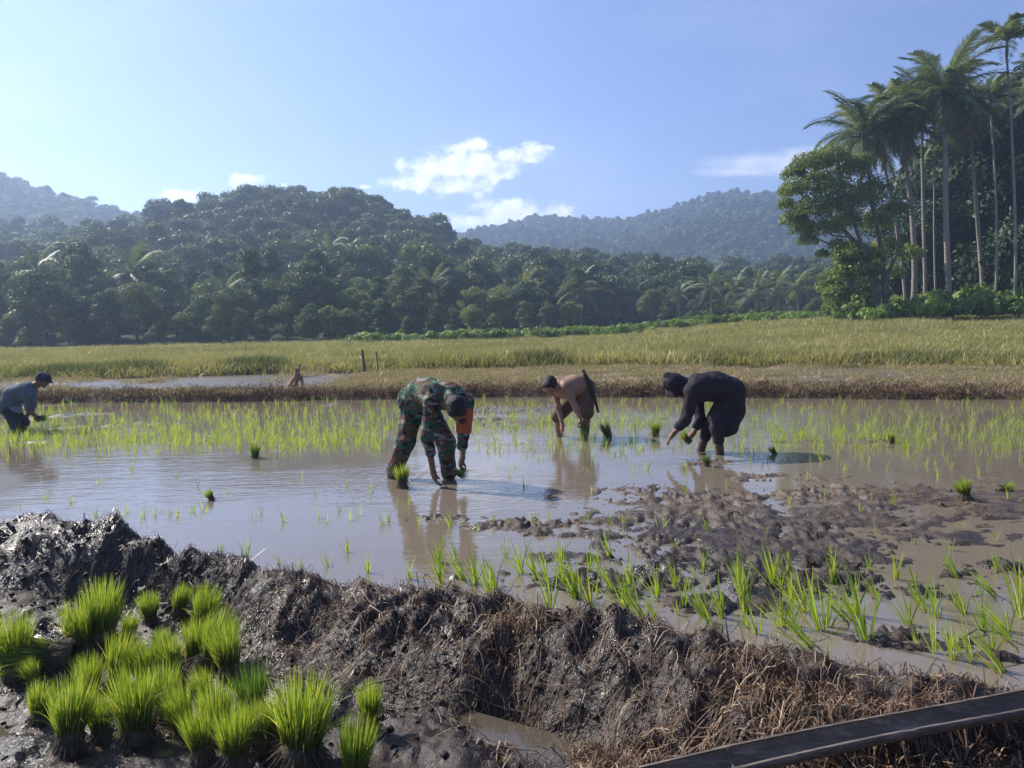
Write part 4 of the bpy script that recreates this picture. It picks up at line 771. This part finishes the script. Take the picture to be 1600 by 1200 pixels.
# the half-round channel
def trough():
    a, b = _ta.copy(), _tb.copy(); d = (b - a); Ln = d.length; K = 60; n = 12; r = .062; th = .011
    V = []; side = Vector((-d.y, d.x, 0)).normalized(); up = Vector((0, 0, 1))
    def ring(t, rr, off=0): return [tuple(Vector((d.x, d.y, d.z)) * t + side * math.cos(an) * rr + up * (math.sin(an) * rr + .01 * math.sin(t * 5) + off)) for an in np.linspace(math.pi * 1.02, math.pi * 1.98, n)]
    Vo, Vi = [], []
    for i in range(K + 1):
        t = i / K; nd = min(abs((t * Ln) % .62 - .31), 1); bul = .005 * math.exp(-(nd / .02) ** 2); wob = 1 + .04 * math.sin(t * 9)
        Vo.append(ring(t, (r + bul) * wob)); Vi.append(ring(t, (r - th + bul * .6) * wob + rng.normal(0, .0006)))
    V = np.array([v for q in Vo for v in q] + [v for q in Vi for v in q]); o2 = (K + 1) * n; Fq = []
    for i in range(K):
        for j in range(n - 1):
            Fq.append((i * n + j, i * n + j + 1, (i + 1) * n + j + 1, (i + 1) * n + j)); Fq.append((o2 + i * n + j, o2 + (i + 1) * n + j, o2 + (i + 1) * n + j + 1, o2 + i * n + j + 1))
        for j in (0, n - 1): Fq.append((i * n + j, (i + 1) * n + j, o2 + (i + 1) * n + j, o2 + i * n + j))
    for i in (0, K):
        for j in range(n - 1): Fq.append((i * n + j, i * n + j + 1, o2 + i * n + j + 1, o2 + i * n + j))
    root = obj('bamboo_trough', mesh_np('trough', V, Fq, [M['trough']]), loc=a); tag(root, 'long dark half-round bamboo channel lying across the lower right corner', 'trough')
    for t0 in np.arange(.31, Ln, .62):     # node ridges with their stubs
        t = t0 / Ln; rv = ring(t, r - th * .8); c = Vector(rv[0]).lerp(Vector(rv[-1]), .5)
        pth = [Vector(v) for v in rv]; obj('node_ridge', mesh_np('node', *tube([tuple(v) for v in pth], .006, 6), [M['trough']]), root)
    return root
trough()
def stick(px, py, px2, py2, z, r, label, mat='wood'):
    a = at(px, py, z); b = at(px2, py2, z); a.z = H1(a.x, a.y) + .02; b.z = H1(b.x, b.y) + .03; c = (a + b) / 2 + Vector((.02, .01, .035)); o = obj('stick', mesh_np('stick', *tube([(0, 0, 0), tuple((c - a) * .6), tuple(c - a), tuple(b - a)], [r, r * .9, r * .8, r * .5], 7), [M[mat]]), loc=a); tag(o, label, 'stick')
stick(570, 1022, 640, 1036, 0, .006, 'pale crooked twig lying across the dark face of the bund')
stick(760, 1095, 905, 1148, 0, .005, 'thin grey twig lying in the wet mud below the straw heap')
stick(1050, 1130, 1130, 1095, .05, .007, 'pale curved twig on the straw heap above the channel')
stick(1500, 1000, 1545, 985, 0, .006, 'dark short stick in the shallow water at the right')

# ---------------------------------------------------------------- bodies as distance fields
def surface_nets(Fv, org, h):
    ins = Fv < 0; nx, ny, nz = Fv.shape; cx = (nx - 1, ny - 1, nz - 1)
    cnt = np.zeros(cx, np.uint8)
    for a in (0, 1):
        for b in (0, 1):
            for c in (0, 1): cnt += ins[a:a + cx[0], b:b + cx[1], c:c + cx[2]]
    act = (cnt > 0) & (cnt < 8); idx = np.argwhere(act); vid = -np.ones(cx, int); vid[act] = np.arange(len(idx)); acc = np.zeros((len(idx), 3)); m_ = np.zeros(len(idx))
    i, j, k = idx.T
    for ax in range(3):
        for p in (0, 1):
            for q in (0, 1):
                o = [0, 0, 0]; oth = [t for t in range(3) if t != ax]; o[oth[0]] = p; o[oth[1]] = q; e = list(o); e[ax] = 1
                f0 = Fv[i + o[0], j + o[1], k + o[2]]; f1 = Fv[i + e[0], j + e[1], k + e[2]]; cr = (f0 < 0) != (f1 < 0); t = np.where(cr, f0 / np.where(cr, f0 - f1, 1), 0)
                P = np.zeros((len(idx), 3)); P[:, oth[0]] = p; P[:, oth[1]] = q; P[:, ax] = t; acc += P * cr[:, None]; m_ += cr
    V = (idx + acc / m_[:, None]) * h + org; Fs = []
    for ax in range(3):
        sl0 = [slice(None)] * 3; sl1 = [slice(None)] * 3; sl0[ax] = slice(0, -1); sl1[ax] = slice(1, None); oth = [t for t in range(3) if t != ax]
        a_, b_ = ins[tuple(sl0)], ins[tuple(sl1)]; e = np.argwhere(a_ != b_); ok = (e[:, oth[0]] > 0) & (e[:, oth[1]] > 0) & (e[:, oth[0]] < Fv.shape[oth[0]] - 1) & (e[:, oth[1]] < Fv.shape[oth[1]] - 1); e = e[ok]
        fl = a_[tuple(e.T)]
        def cell(p, q): c = e.copy(); c[:, oth[0]] -= p; c[:, oth[1]] -= q; return vid[tuple(c.T)]
        Q = np.stack([cell(1, 1), cell(0, 1), cell(0, 0), cell(1, 0)], -1)
        flip = fl if ax != 1 else ~fl
        Q = np.where(flip[:, None], Q, Q[:, ::-1]); Fs.append(Q)
    return V, np.concatenate(Fs)
def field(prims, h, noise=0, nf=9, cut=None, pad=.05, seed=0):
    """prims: (a, b, ra, rb, k) tapered capsules, smoothly united"""
    A = np.array([np.minimum(np.array(p[0]) - p[2], np.array(p[1]) - p[3]) for p in prims]).min(0) - pad; B = np.array([np.maximum(np.array(p[0]) + p[2], np.array(p[1]) + p[3]) for p in prims]).max(0) + pad
    g_ = [np.arange(A[i], B[i] + h, h, dtype=np.float32) for i in range(3)]; shp = tuple(len(q) for q in g_); D = np.full(shp, .2, np.float32)
    for (a, b, ra, rb, k) in prims:
        a = np.array(a); b = np.array(b); mg = max(ra, rb) + .06; lo = np.minimum(a, b) - mg; hi = np.maximum(a, b) + mg; sl = tuple(slice(max(0, int((lo[i] - A[i]) / h)), min(shp[i], int((hi[i] - A[i]) / h) + 2)) for i in range(3))
        X_, Y_, Z_ = np.meshgrid(*[g_[i][sl[i]] for i in range(3)], indexing='ij'); ab = b - a; L2 = float(ab @ ab) + 1e-9
        t = np.clip(((X_ - a[0]) * ab[0] + (Y_ - a[1]) * ab[1] + (Z_ - a[2]) * ab[2]) / L2, 0, 1)
        d = np.sqrt((X_ - a[0] - t * ab[0]) ** 2 + (Y_ - a[1] - t * ab[1]) ** 2 + (Z_ - a[2] - t * ab[2]) ** 2) - (ra + (rb - ra) * t)
        o = D[sl]; hh = np.clip(.5 + .5 * (o - d) / k, 0, 1); D[sl] = o * (1 - hh) + d * hh - k * hh * (1 - hh)
    if noise or cut:
        X_, Y_, Z_ = np.meshgrid(*g_, indexing='ij'); P = np.stack([X_, Y_, Z_], -1)
        near = np.abs(D) < .06; q = P[near]
        if noise:
            w = n3d(q * np.array([1, 1, .55]), nf, seed) - .5; w = w + .5 * (n3d(q * np.array([1, 1, .7]), nf * 2.3, seed + 3) - .5); D[near] += (noise * 2 * (np.abs(w) - .18)).astype(np.float32)
        if cut: D = np.maximum(D, cut(P).astype(np.float32))
    return surface_nets(D, A, h)
def blob(name, prims, mat, parent=None, h=.008, noise=0, nf=9, cut=None, org=None, seed=0):
    V, Fq = field(prims, h, noise, nf, cut, seed=seed); V = V - np.array(org if org is not None else (0, 0, 0))
    return obj(name, mesh_np(name, V, Fq, [M[mat]]), parent)
nv = lambda v: np.array(v, float)
def unit(v): v = nv(v); return v / (np.linalg.norm(v) + 1e-9)
def hand_prims(w, d, palm_n, grip=.5, k=.008):
    """palm and five fingers from the wrist w towards d; palm_n is the way the palm faces"""
    d = unit(d); pn = unit(nv(palm_n) - d * float(unit(palm_n) @ d)); s = np.cross(d, pn); w = nv(w); P = [(w, w + d * .05, .026, .030, .02)]
    for i, (o, L) in enumerate([(-.034, .066), (-.012, .078), (.011, .074), (.033, .058)]):
        a = w + d * .075 + s * o * .8; P.append((w + d * .03 + s * o * .5, a, .018, .0125, .012)); cd = d + s * o * 4; c1 = unit(cd * math.cos(grip * .7) + pn * math.sin(grip * .7)); c2 = unit(cd * math.cos(grip * 2.0) + pn * math.sin(grip * 2.0))
        b = a + c1 * L * .5; P += [(a, b, .0112, .0100, k), (b, b + c2 * L * .5, .0100, .0082, k)]
    a = w + d * .025 - s * .03; b = a + unit(d * .7 - s * .8 + pn * .4) * .042; P += [(a, b, .015, .0115, .012), (b, b + unit(d + pn * .7) * .032, .0115, .009, k)]
    return P
def head_prims(c, fw, up, k=.02):
    c = nv(c); fw = unit(fw); up = unit(nv(up) - fw * float(unit(up) @ fw)); s = np.cross(fw, up)
    P = [(c + up * .035 - fw * .03, c + up * .03 + fw * .025, .086, .080, k), (c + fw * .02 - up * .02, c + fw * .055 - up * .075, .062, .030, .03), (c + fw * .09 + up * .012, c + fw * .112 - up * .018, .009, .014, .012), (c + fw * .082 + up * .036 - s * .03, c + fw * .082 + up * .036 + s * .03, .012, .012, .015), (c + fw * .088 - up * .052 - s * .014, c + fw * .088 - up * .052 + s * .014, .009, .009, .01)]
    for g_ in (-1, 1): P.append((c + s * g_ * .082 + up * .015, c + s * g_ * .086 - up * .025, .014, .010, .008))
    return P, fw, up, s
def eyes(root, org, c, fw, up, s):
    for g_ in (-1, 1):
        e = nv(c) + fw * .088 + up * .015 + s * g_ * .032; blob('eye', [(e, e + fw * .001, .011, .011, .004)], 'emblem', root, .004, org=org)
def limb(a, b, c, ra, rb, rc, k=.03): return [(a, b, ra, rb, k), (b, c, rb, rc, k)]

def person(D, J, label, skin, spec):
    """J: joints in pixels plus depth offset; spec: clothing"""
    j = {n_: nv(atd(v[0], v[1], D + v[2])) for n_, v in J.items()}
    org = nv([j['pelvis'][0], j['pelvis'][1], 0]); side = unit(j['shL'] - j['shR']); hs = unit(j['hipL'] - j['hipR'])
    P = []; bk = spec.get('bulk', 0)
    # torso: two side by side columns give it width
    for g_ in (-1, 1):
        P += [(j['pelvis'] + hs * .065 * g_, j['spine'] + hs * .06 * g_, .115 + bk, .105 + bk, .05), (j['spine'] + hs * .06 * g_, j['chest'] + side * .075 * g_, .105 + bk, .115 + bk, .05)]
    P += [(j['chest'] + side * .08, j['shL'], .09, .062, .04), (j['chest'] - side * .08, j['shR'], .09, .062, .04), (j['chest'], j['neck'], .08, .058, .04), (j['neck'], j['head'] , .056, .055, .03)]
    hp, fw, up, hsd = head_prims(j['head'], spec['face'], spec['up']); P += hp
    for q in 'LR':
        P += limb(j['sh' + q], j['el' + q], j['wr' + q], .052, .040, .027); P += [(j['hip' + q], j['kn' + q], .088, .058, .04), (j['kn' + q], j['an' + q], .056, .036, .03)]
        ft = j['an' + q] + nv(spec.get('foot', (0, -1, 0))) * .13 + nv((0, 0, -.05)); P.append((j['an' + q] - nv((0, 0, .03)), ft, .036, .026, .02))
        P += hand_prims(j['wr' + q], j['ha' + q] - j['wr' + q], spec.get('palm' + q, (0, 1, 0)), spec.get('grip' + q, .5))
    V, Fq = field(P, .0075); V -= org
    root = obj('person', mesh_np('person', V, Fq, [M[skin]]), loc=org); tag(root, label, 'person')
    eyes(root, org, j['head'], fw, up, hsd)
    return root, org, j, side, hs, fw, up, hsd
def grow(prims, d): return [(a, b, ra + d, rb + d, k) for a, b, ra, rb, k in prims]
def torso_prims(j, side, hs, pad, k=.06):
    P = []
    for g_ in (-1, 1): P += [(j['pelvis'] + hs * .07 * g_, j['spine'] + hs * .065 * g_, .12 + pad, .112 + pad, k), (j['spine'] + hs * .065 * g_, j['chest'] + side * .08 * g_, .112 + pad, .118 + pad, k)]
    return P + [(j['chest'] + side * .08, j['shL'], .095 + pad, .066 + pad, .04), (j['chest'] - side * .08, j['shR'], .095 + pad, .066 + pad, .04)]
def lerp(a, b, t): return a + (b - a) * t
def hair(root, org, c, fw, up, mat='hair', r=.094, name='hair', low=-.035, fr=.045):
    c = nv(c); blob(name, [(c + up * .037 - fw * .032, c + up * .033 + fw * .02, r, r - .006, .02), (c - fw * .06, c - fw * .065 - up * .03, .055, .05, .03)], mat, root, .007, .004, 60, lambda P: np.maximum(((P - c) @ fw) - fr - .6 * ((P - c) @ up), low - ((P - c) @ up) + .25 * ((P - c) @ fw)), org)
def trousers(root, org, j, hs, mat, end=1.0, pad=.022, name='trousers', noise=.008, seed=1, hem=True):
    P = [(j['pelvis'] - hs * .07, j['pelvis'] + hs * .07, .125 + pad * .5, .125 + pad * .5, .05)]
    for q in 'LR':
        P.append((j['hip' + q], j['kn' + q], .092 + pad, .062 + pad, .05))
        if end > 0:
            e = lerp(j['kn' + q], j['an' + q], end); P.append((j['kn' + q], e, .062 + pad, .048 + pad, .04))
            if hem: P.append((lerp(j['kn' + q], j['an' + q], end - .08), e, .052 + pad, .055 + pad, .01))
    return blob(name, P, mat, root, .009, noise, 11, None, org, seed)

# worker in camouflage
r1, org, j, side, hs, fw, up, hsd = person(7.55, dict(pelvis=(652, 627, .22), spine=(668, 613, .08), chest=(690, 619, -.10), neck=(704, 626, -.27), head=(713, 640, -.38), shL=(728, 630, -.14), elL=(724, 681, -.20), wrL=(722, 716, -.32), haL=(717, 738, -.36), shR=(674, 630, -.24), elR=(667, 682, -.28), wrR=(677, 738, -.32), haR=(684, 762, -.34), hipL=(668, 643, .20), knL=(697, 692, .04), anL=(703, 764, .10), hipR=(643, 638, .28), knR=(634, 690, .12), anR=(607, 762, .20)),
    'man in camouflage uniform with orange armband bending over to plant rice', 'skin', dict(face=(.15, -.45, -1), up=(.2, -1, .35), palmL=(.3, -.3, -.6), gripL=.75, gripR=.35, palmR=(1, 0, 0)))
P = torso_prims(j, side, hs, .018)
P += [(j['pelvis'] - hs * .06, j['pelvis'] + hs * .06, .14, .14, .05)]
for q in 'LR': P += [(j['sh' + q], j['el' + q], .072, .058, .04), (j['el' + q], lerp(j['el' + q], j['wr' + q], .42), .056, .050, .02), (lerp(j['el' + q], j['wr' + q], .32), lerp(j['el' + q], j['wr' + q], .44), .056, .058, .008)]
P += [(j['neck'] - unit(j['neck'] - j['chest']) * .05, j['neck'] - unit(j['neck'] - j['chest']) * .01, .075, .066, .03)]
blob('jacket', P, 'camo', r1, .009, .017, 8, None, org, 2)
trousers(r1, org, j, hs, 'camo', .62, .028, noise=.015)
Pm = []
for q in 'LR': e = lerp(j['kn' + q], j['an' + q], .6); Pm.append((e, j['an' + q] - nv((0, 0, .02)), .058, .054, .02))
blob('boots', Pm, 'mud_leg', r1, .009, .006, 20, None, org, 5)
hair(r1, org, j['head'], fw, up, r=.098, low=-.045, fr=.05)
a, b = lerp(j['shL'], j['elL'], .28), lerp(j['shL'], j['elL'], .80)
band = blob('armband', [(a, b, .080, .076, .01)], 'orange', r1, .007, .004, 12, None, org); band['label'] = 'orange cloth armband with a dark round emblem'
c = lerp(a, b, .45) + nv((-.015, -.082, .0))
blob('emblem', [(c - nv((.010, 0, 0)), c + nv((.010, 0, 0)), .026, .026, .01)], 'emblem', band, .005, 0, 9, None, org)
h_ = j['haL']; bundle(h_ + nv((-.05, -.01, .01)), (1, -.1, -.22), .72, BS[2], 'bundle of seedlings held sideways in the camouflaged man\'s hand', 'bundles held by the workers')

# shirtless worker
r2, org, j, side, hs, fw, up, hsd = person(10.3, dict(pelvis=(911, 606, .12), spine=(897, 602, .02), chest=(879, 606, -.10), neck=(867, 605, -.20), head=(860, 604, -.30), shL=(890, 616, -.22), elL=(901, 640, -.30), wrL=(906, 655, -.34), haL=(908, 663, -.36), shR=(866, 608, -.02), elR=(872, 636, -.10), wrR=(879, 664, -.16), haR=(877, 678, -.18), hipL=(914, 614, .02), knL=(917, 645, -.10), anL=(915, 691, .02), hipR=(905, 614, .20), knR=(871, 650, .02), anR=(874, 686, .10)),
    'shirtless tanned man bending down with a bundle, dark sheath at his waist', 'skin_tan', dict(face=(-.35, -.6, -.7), up=(-.5, -.5, .6), palmL=(-.5, 0, -.4), gripL=.9, gripR=.3, palmR=(1, 0, 0), foot=(-.7, -.7, 0), bulk=.022))
trousers(r2, org, j, hs, 'tan_cloth', .0, .03, 'shorts', .006, 3)
hair(r2, org, j['head'], fw, up, r=.100, low=-.06, fr=.04)
blob('belt', [(j['pelvis'] - hs * .10 + nv((-.03, 0, .02)), j['pelvis'] + hs * .10 + nv((-.03, 0, .02)), .128, .128, .03)], 'leather', r2, .009, 0, 9, lambda P: np.abs((P - (j['pelvis'] + nv((-.01, 0, .03)))) @ unit(j['pelvis'] - j['spine'])) - .022, org)
a, b, e = nv(atd(914, 586, 10.25)), nv(atd(924, 606, 10.2)), nv(atd(935, 644, 10.15))
sh = blob('sheath', [(a, b, .030, .034, .02), (b, e, .033, .014, .02)], 'leather', r2, .007, 0, 9, None, org); blob('handle', [(a, a + nv((-.02, 0, .06)), .018, .022, .01)], 'wood', sh, .006, 0, 9, None, org)
bundle(nv(j['haL']) + nv((.02, -.03, .03)), (.15, -.1, -1), .95, BS[2], 'dark bundle hanging from the shirtless man\'s hand', 'bundles held by the workers')

# worker in dark clothes
r3, org, j, side, hs, fw, up, hsd = person(8.85, dict(pelvis=(1139, 613, .06), spine=(1117, 603, .0), chest=(1092, 606, -.04), neck=(1071, 606, -.07), head=(1052, 603, -.09), shL=(1083, 612, -.25), elL=(1072, 655, -.30), wrL=(1053, 677, -.32), haL=(1038, 694, -.33), shR=(1088, 614, .16), elR=(1094, 652, .12), wrR=(1084, 676, .04), haR=(1073, 688, .0), hipL=(1136, 624, -.08), knL=(1121, 668, -.18), anL=(1126, 722, -.14), hipR=(1136, 622, .16), knR=(1108, 666, .08), anR=(1091, 712, .10)),
    'worker in dark tunic and head wrap bending left, hand reaching to the mud', 'skin', dict(face=(-.8, -.35, -.55), up=(-.5, 0, .85), palmL=(.3, 0, -.8), gripL=.35, gripR=.8, palmR=(-.3, 0, -.6), foot=(-.8, -.5, 0)))
P = torso_prims(j, side, hs, .042) + [(j['pelvis'] - hs * .07, j['pelvis'] + hs * .07, .165, .165, .06)]
t1, t2 = nv(atd(1143, 640, 8.85)), nv(atd(1131, 668, 8.76))
P += [(j['pelvis'] + nv((0, 0, -.02)), t1, .165, .15, .06), (t1 - hs * .06, t2 - hs * .05 + nv((.05, 0, 0)), .13, .11, .05), (t1 + hs * .06, t2 + hs * .03, .13, .105, .05), (t1 + nv((-.03, 0, .02)), t2 + nv((-.06, 0, .10)), .14, .12, .05)]
for q in 'LR': P += [(j['sh' + q], j['el' + q], .080, .062, .04), (j['el' + q], lerp(j['el' + q], j['wr' + q], .55), .060, .055, .02)]
blob('tunic', P, 'black_cloth', r3, .009, .020, 7, None, org, 4)
trousers(r3, org, j, hs, 'black_cloth', .35, .018, 'trousers', .006, 6, False)
Pm = []
for q in 'LR': e = lerp(j['kn' + q], j['an' + q], .5); Pm.append((e, j['an' + q] - nv((0, 0, .02)), .050, .046, .02))
blob('leggings', Pm, 'mud_leg', r3, .008, .004, 20, None, org, 5)
c = j['head']; hood = blob('head_wrap', [(c + up * .035 - fw * .03, c + up * .03 + fw * .01, .106, .100, .03), (c - fw * .05, j['neck'] + nv((.02, 0, 0)), .10, .105, .04), (j['neck'], j['chest'] + nv((-.02, 0, 0)), .10, .12, .05), (c + up * .02, c + fw * .03 - up * .07, .085, .06, .03), (c + up * .10 - fw * .02, c + up * .135 - fw * .01, .06, .045, .03)], 'black_cloth', r3, .008, .008, 14, None, org, 7)
blob('face_cloth', [(c + fw * .055 + up * .05, c + fw * .075 - up * .07, .052, .040, .03), (c + fw * .095 + up * .0, c + fw * .105 - up * .03, .018, .022, .01)], 'pink', r3, .006, .003, 30, None, org)
blob('cap', [(c + up * .085 - fw * .02, c + up * .08 + fw * .05, .075, .05, .03), (c + up * .07 + fw * .07, c + up * .06 + fw * .10, .03, .02, .02)], 'brown_cloth', r3, .007, .004, 20, None, org)
bundle(nv(j['haR']) + nv((.03, 0, -.02)), (-.7, 0, .75), .80, BS[1], 'green bundle held low in the dark-clad worker\'s far hand', 'bundles held by the workers')

# worker at the left edge
r0, org, j, side, hs, fw, up, hsd = person(12.3, dict(pelvis=(14, 634, .0), spine=(22, 618, .0), chest=(42, 610, .0), neck=(56, 602, .0), head=(67, 595, .0), shL=(47, 616, .17), elL=(50, 640, .2), wrL=(40, 652, .2), haL=(45, 660, .2), shR=(46, 618, -.17), elR=(46, 642, -.17), wrR=(54, 649, -.15), haR=(60, 653, -.15), hipL=(18, 640, .1), knL=(36, 661, .1), anL=(30, 692, .1), hipR=(15, 642, -.1), knR=(24, 662, -.1), anR=(20, 692, -.1)),
    'man in grey shirt and peaked cap stooping at the left edge with seedlings', 'skin', dict(face=(.85, -.2, -.35), up=(.35, 0, .95), palmR=(0, 0, -1), gripR=.9, gripL=.6, palmL=(0, 0, -1), foot=(1, 0, 0)))
P = torso_prims(j, side, hs, .028) + [(j['pelvis'] - hs * .06, j['pelvis'] + hs * .06, .14, .14, .05)]
for q in 'LR': P += [(j['sh' + q], lerp(j['sh' + q], j['el' + q], .75), .082, .072, .04)]
blob('shirt', P, 'grey_cloth', r0, .010, .009, 9, None, org, 4)
blob('waist_cloth', [(j['pelvis'] - hs * .07 + nv((.03, 0, -.05)), j['pelvis'] + hs * .07 + nv((.03, 0, -.05)), .145, .145, .05)], 'pale_cloth', r0, .009, .006, 12, None, org)
trousers(r0, org, j, hs, 'navy', .8, .020)
hair(r0, org, j['head'], fw, up, r=.093)
c = j['head']; cap = blob('cap', [(c + up * .05 - fw * .03, c + up * .05 + fw * .03, .092, .088, .02)], 'navy', r0, .007, 0, 9, lambda P: .02 - (P - c) @ up, org)
blob('peak', [(c + up * .045 + fw * .09 - hsd * .03, c + up * .03 + fw * .155 - hsd * .02, .022, .012, .02), (c + up * .045 + fw * .09 + hsd * .03, c + up * .03 + fw * .155 + hsd * .02, .022, .012, .02)], 'navy', cap, .006, 0, 9, None, org)
bundle(nv(j['haR']) + nv((-.02, 0, 0)), (1, -.1, -.05), .85, BS[1], 'small bundle held out by the man at the left edge', 'bundles held by the workers')

# dog sitting on the far bund
def dog():
    b = at(462, 609, .12); Y_ = b.y; z0 = H1(b.x, b.y); J = lambda px, py, dy=0: nv(atd(px, py, Y_ + dy))
    org = nv((b.x, b.y, z0)); rump = J(458, 601, .05); ch = J(464, 592, -.02); nk = J(464, 585, -.03); hd = J(465, 579, -.06)
    P = [(rump, ch, .082, .070, .04), (ch, nk, .068, .048, .03), (nk, hd, .045, .050, .02), (hd, hd + nv((.035, -.075, -.02)), .044, .022, .02), (hd + nv((.035, -.075, -.02)), hd + nv((.045, -.095, -.022)), .021, .014, .01)]
    for g_ in (-1, 1):
        s = nv((.045 * g_ + .04, -.03, 0)); top = ch + s; P += [(top, nv((top[0] + .03 * g_ + .01, top[1] - .03, z0 + .13)), .040, .026, .02), (nv((top[0] + .03 * g_ + .01, top[1] - .03, z0 + .13)), nv((top[0] + .03 * g_ + .02, top[1] - .03, z0 + .02)), .024, .018, .012), (nv((top[0] + .03 * g_ + .02, top[1] - .03, z0 + .02)), nv((top[0] + .03 * g_ + .03, top[1] - .07, z0 + .015)), .020, .016, .01)]
        kn = rump + nv((.05 * g_ + .02, -.11, -.03)); hk = nv((rump[0] + .07 * g_ - .02, rump[1] - .0, z0 + .045)); P += [(rump + nv((.05 * g_, 0, -.01)), kn, .065, .042, .03), (kn, hk, .038, .022, .02), (hk, nv((kn[0] + .01 * g_, kn[1] - .04, z0 + .018)), .022, .020, .01)]
        e = hd + nv((.034 * g_, .0, .035)); P.append((e, e + nv((.012 * g_, 0, .05)), .016, .006, .008))
    P += [(rump + nv((-.06, .03, -.04)), nv((rump[0] - .14, rump[1] + .03, z0 + .04)), .020, .016, .01), (nv((rump[0] - .14, rump[1] + .03, z0 + .04)), nv((rump[0] - .22, rump[1] - .01, z0 + .035)), .016, .009, .01)]
    V, Fq = field(P, .007); V -= org; o = obj('dog', mesh_np('dog', V, Fq, [M['fur']]), loc=org, scl=1.15); tag(o, 'brown dog sitting upright on the far bund watching the workers', 'dog')
    n_ = hd + nv((.046, -.108, -.018)); blob('nose', [(n_, n_ + nv((.002, 0, 0)), .010, .010, .005)], 'hair', o, .004, org=org)
dog()

# ---------------------------------------------------------------- air
def haze():
    import bmesh
    bm = bmesh.new(); bmesh.ops.create_cube(bm, size=1); me = bpy.data.meshes.new('haze'); bm.to_mesh(me); bm.free()
    o = obj('haze', me, loc=(0, 0, 79), scl=(3300, 3300, 160)); t = NT('haze_air')
    v = t.node('ShaderNodeVolumePrincipled', {'Color': (.56, .72, 1, 1), 'Density': .00095, 'Anisotropy': .5}); t.l.new(v.outputs[0], t.out.inputs['Volume']); me.materials.append(t.m)
    o['label'] = 'thin bluish haze filling the valley air'; tag(o, kind='stuff')
haze()

# ---------------------------------------------------------------- labels: tell look-alikes apart by their order
ORD = ['leftmost', 'second from left', 'third from left', 'fourth from left', 'fifth from left', 'sixth from left', 'seventh from left', 'eighth from left', 'ninth from left', 'tenth from left', 'eleventh from left', 'twelfth from left']
bpy.context.view_layer.update()
same = {}
for o in S.objects:
    if o.parent is None and o.get('label') and o.get('category') and o.get('kind') is None: same.setdefault(o['label'], []).append(o)
for lab, os_ in same.items():
    if 1 < len(os_) <= 12 and len(lab.replace('-', ' ').split()) <= 13:
        os_.sort(key=lambda o: o.location.x / max(.1, o.location.y))
        for k, o in enumerate(os_): o['label'] = lab + ', ' + ORD[k]
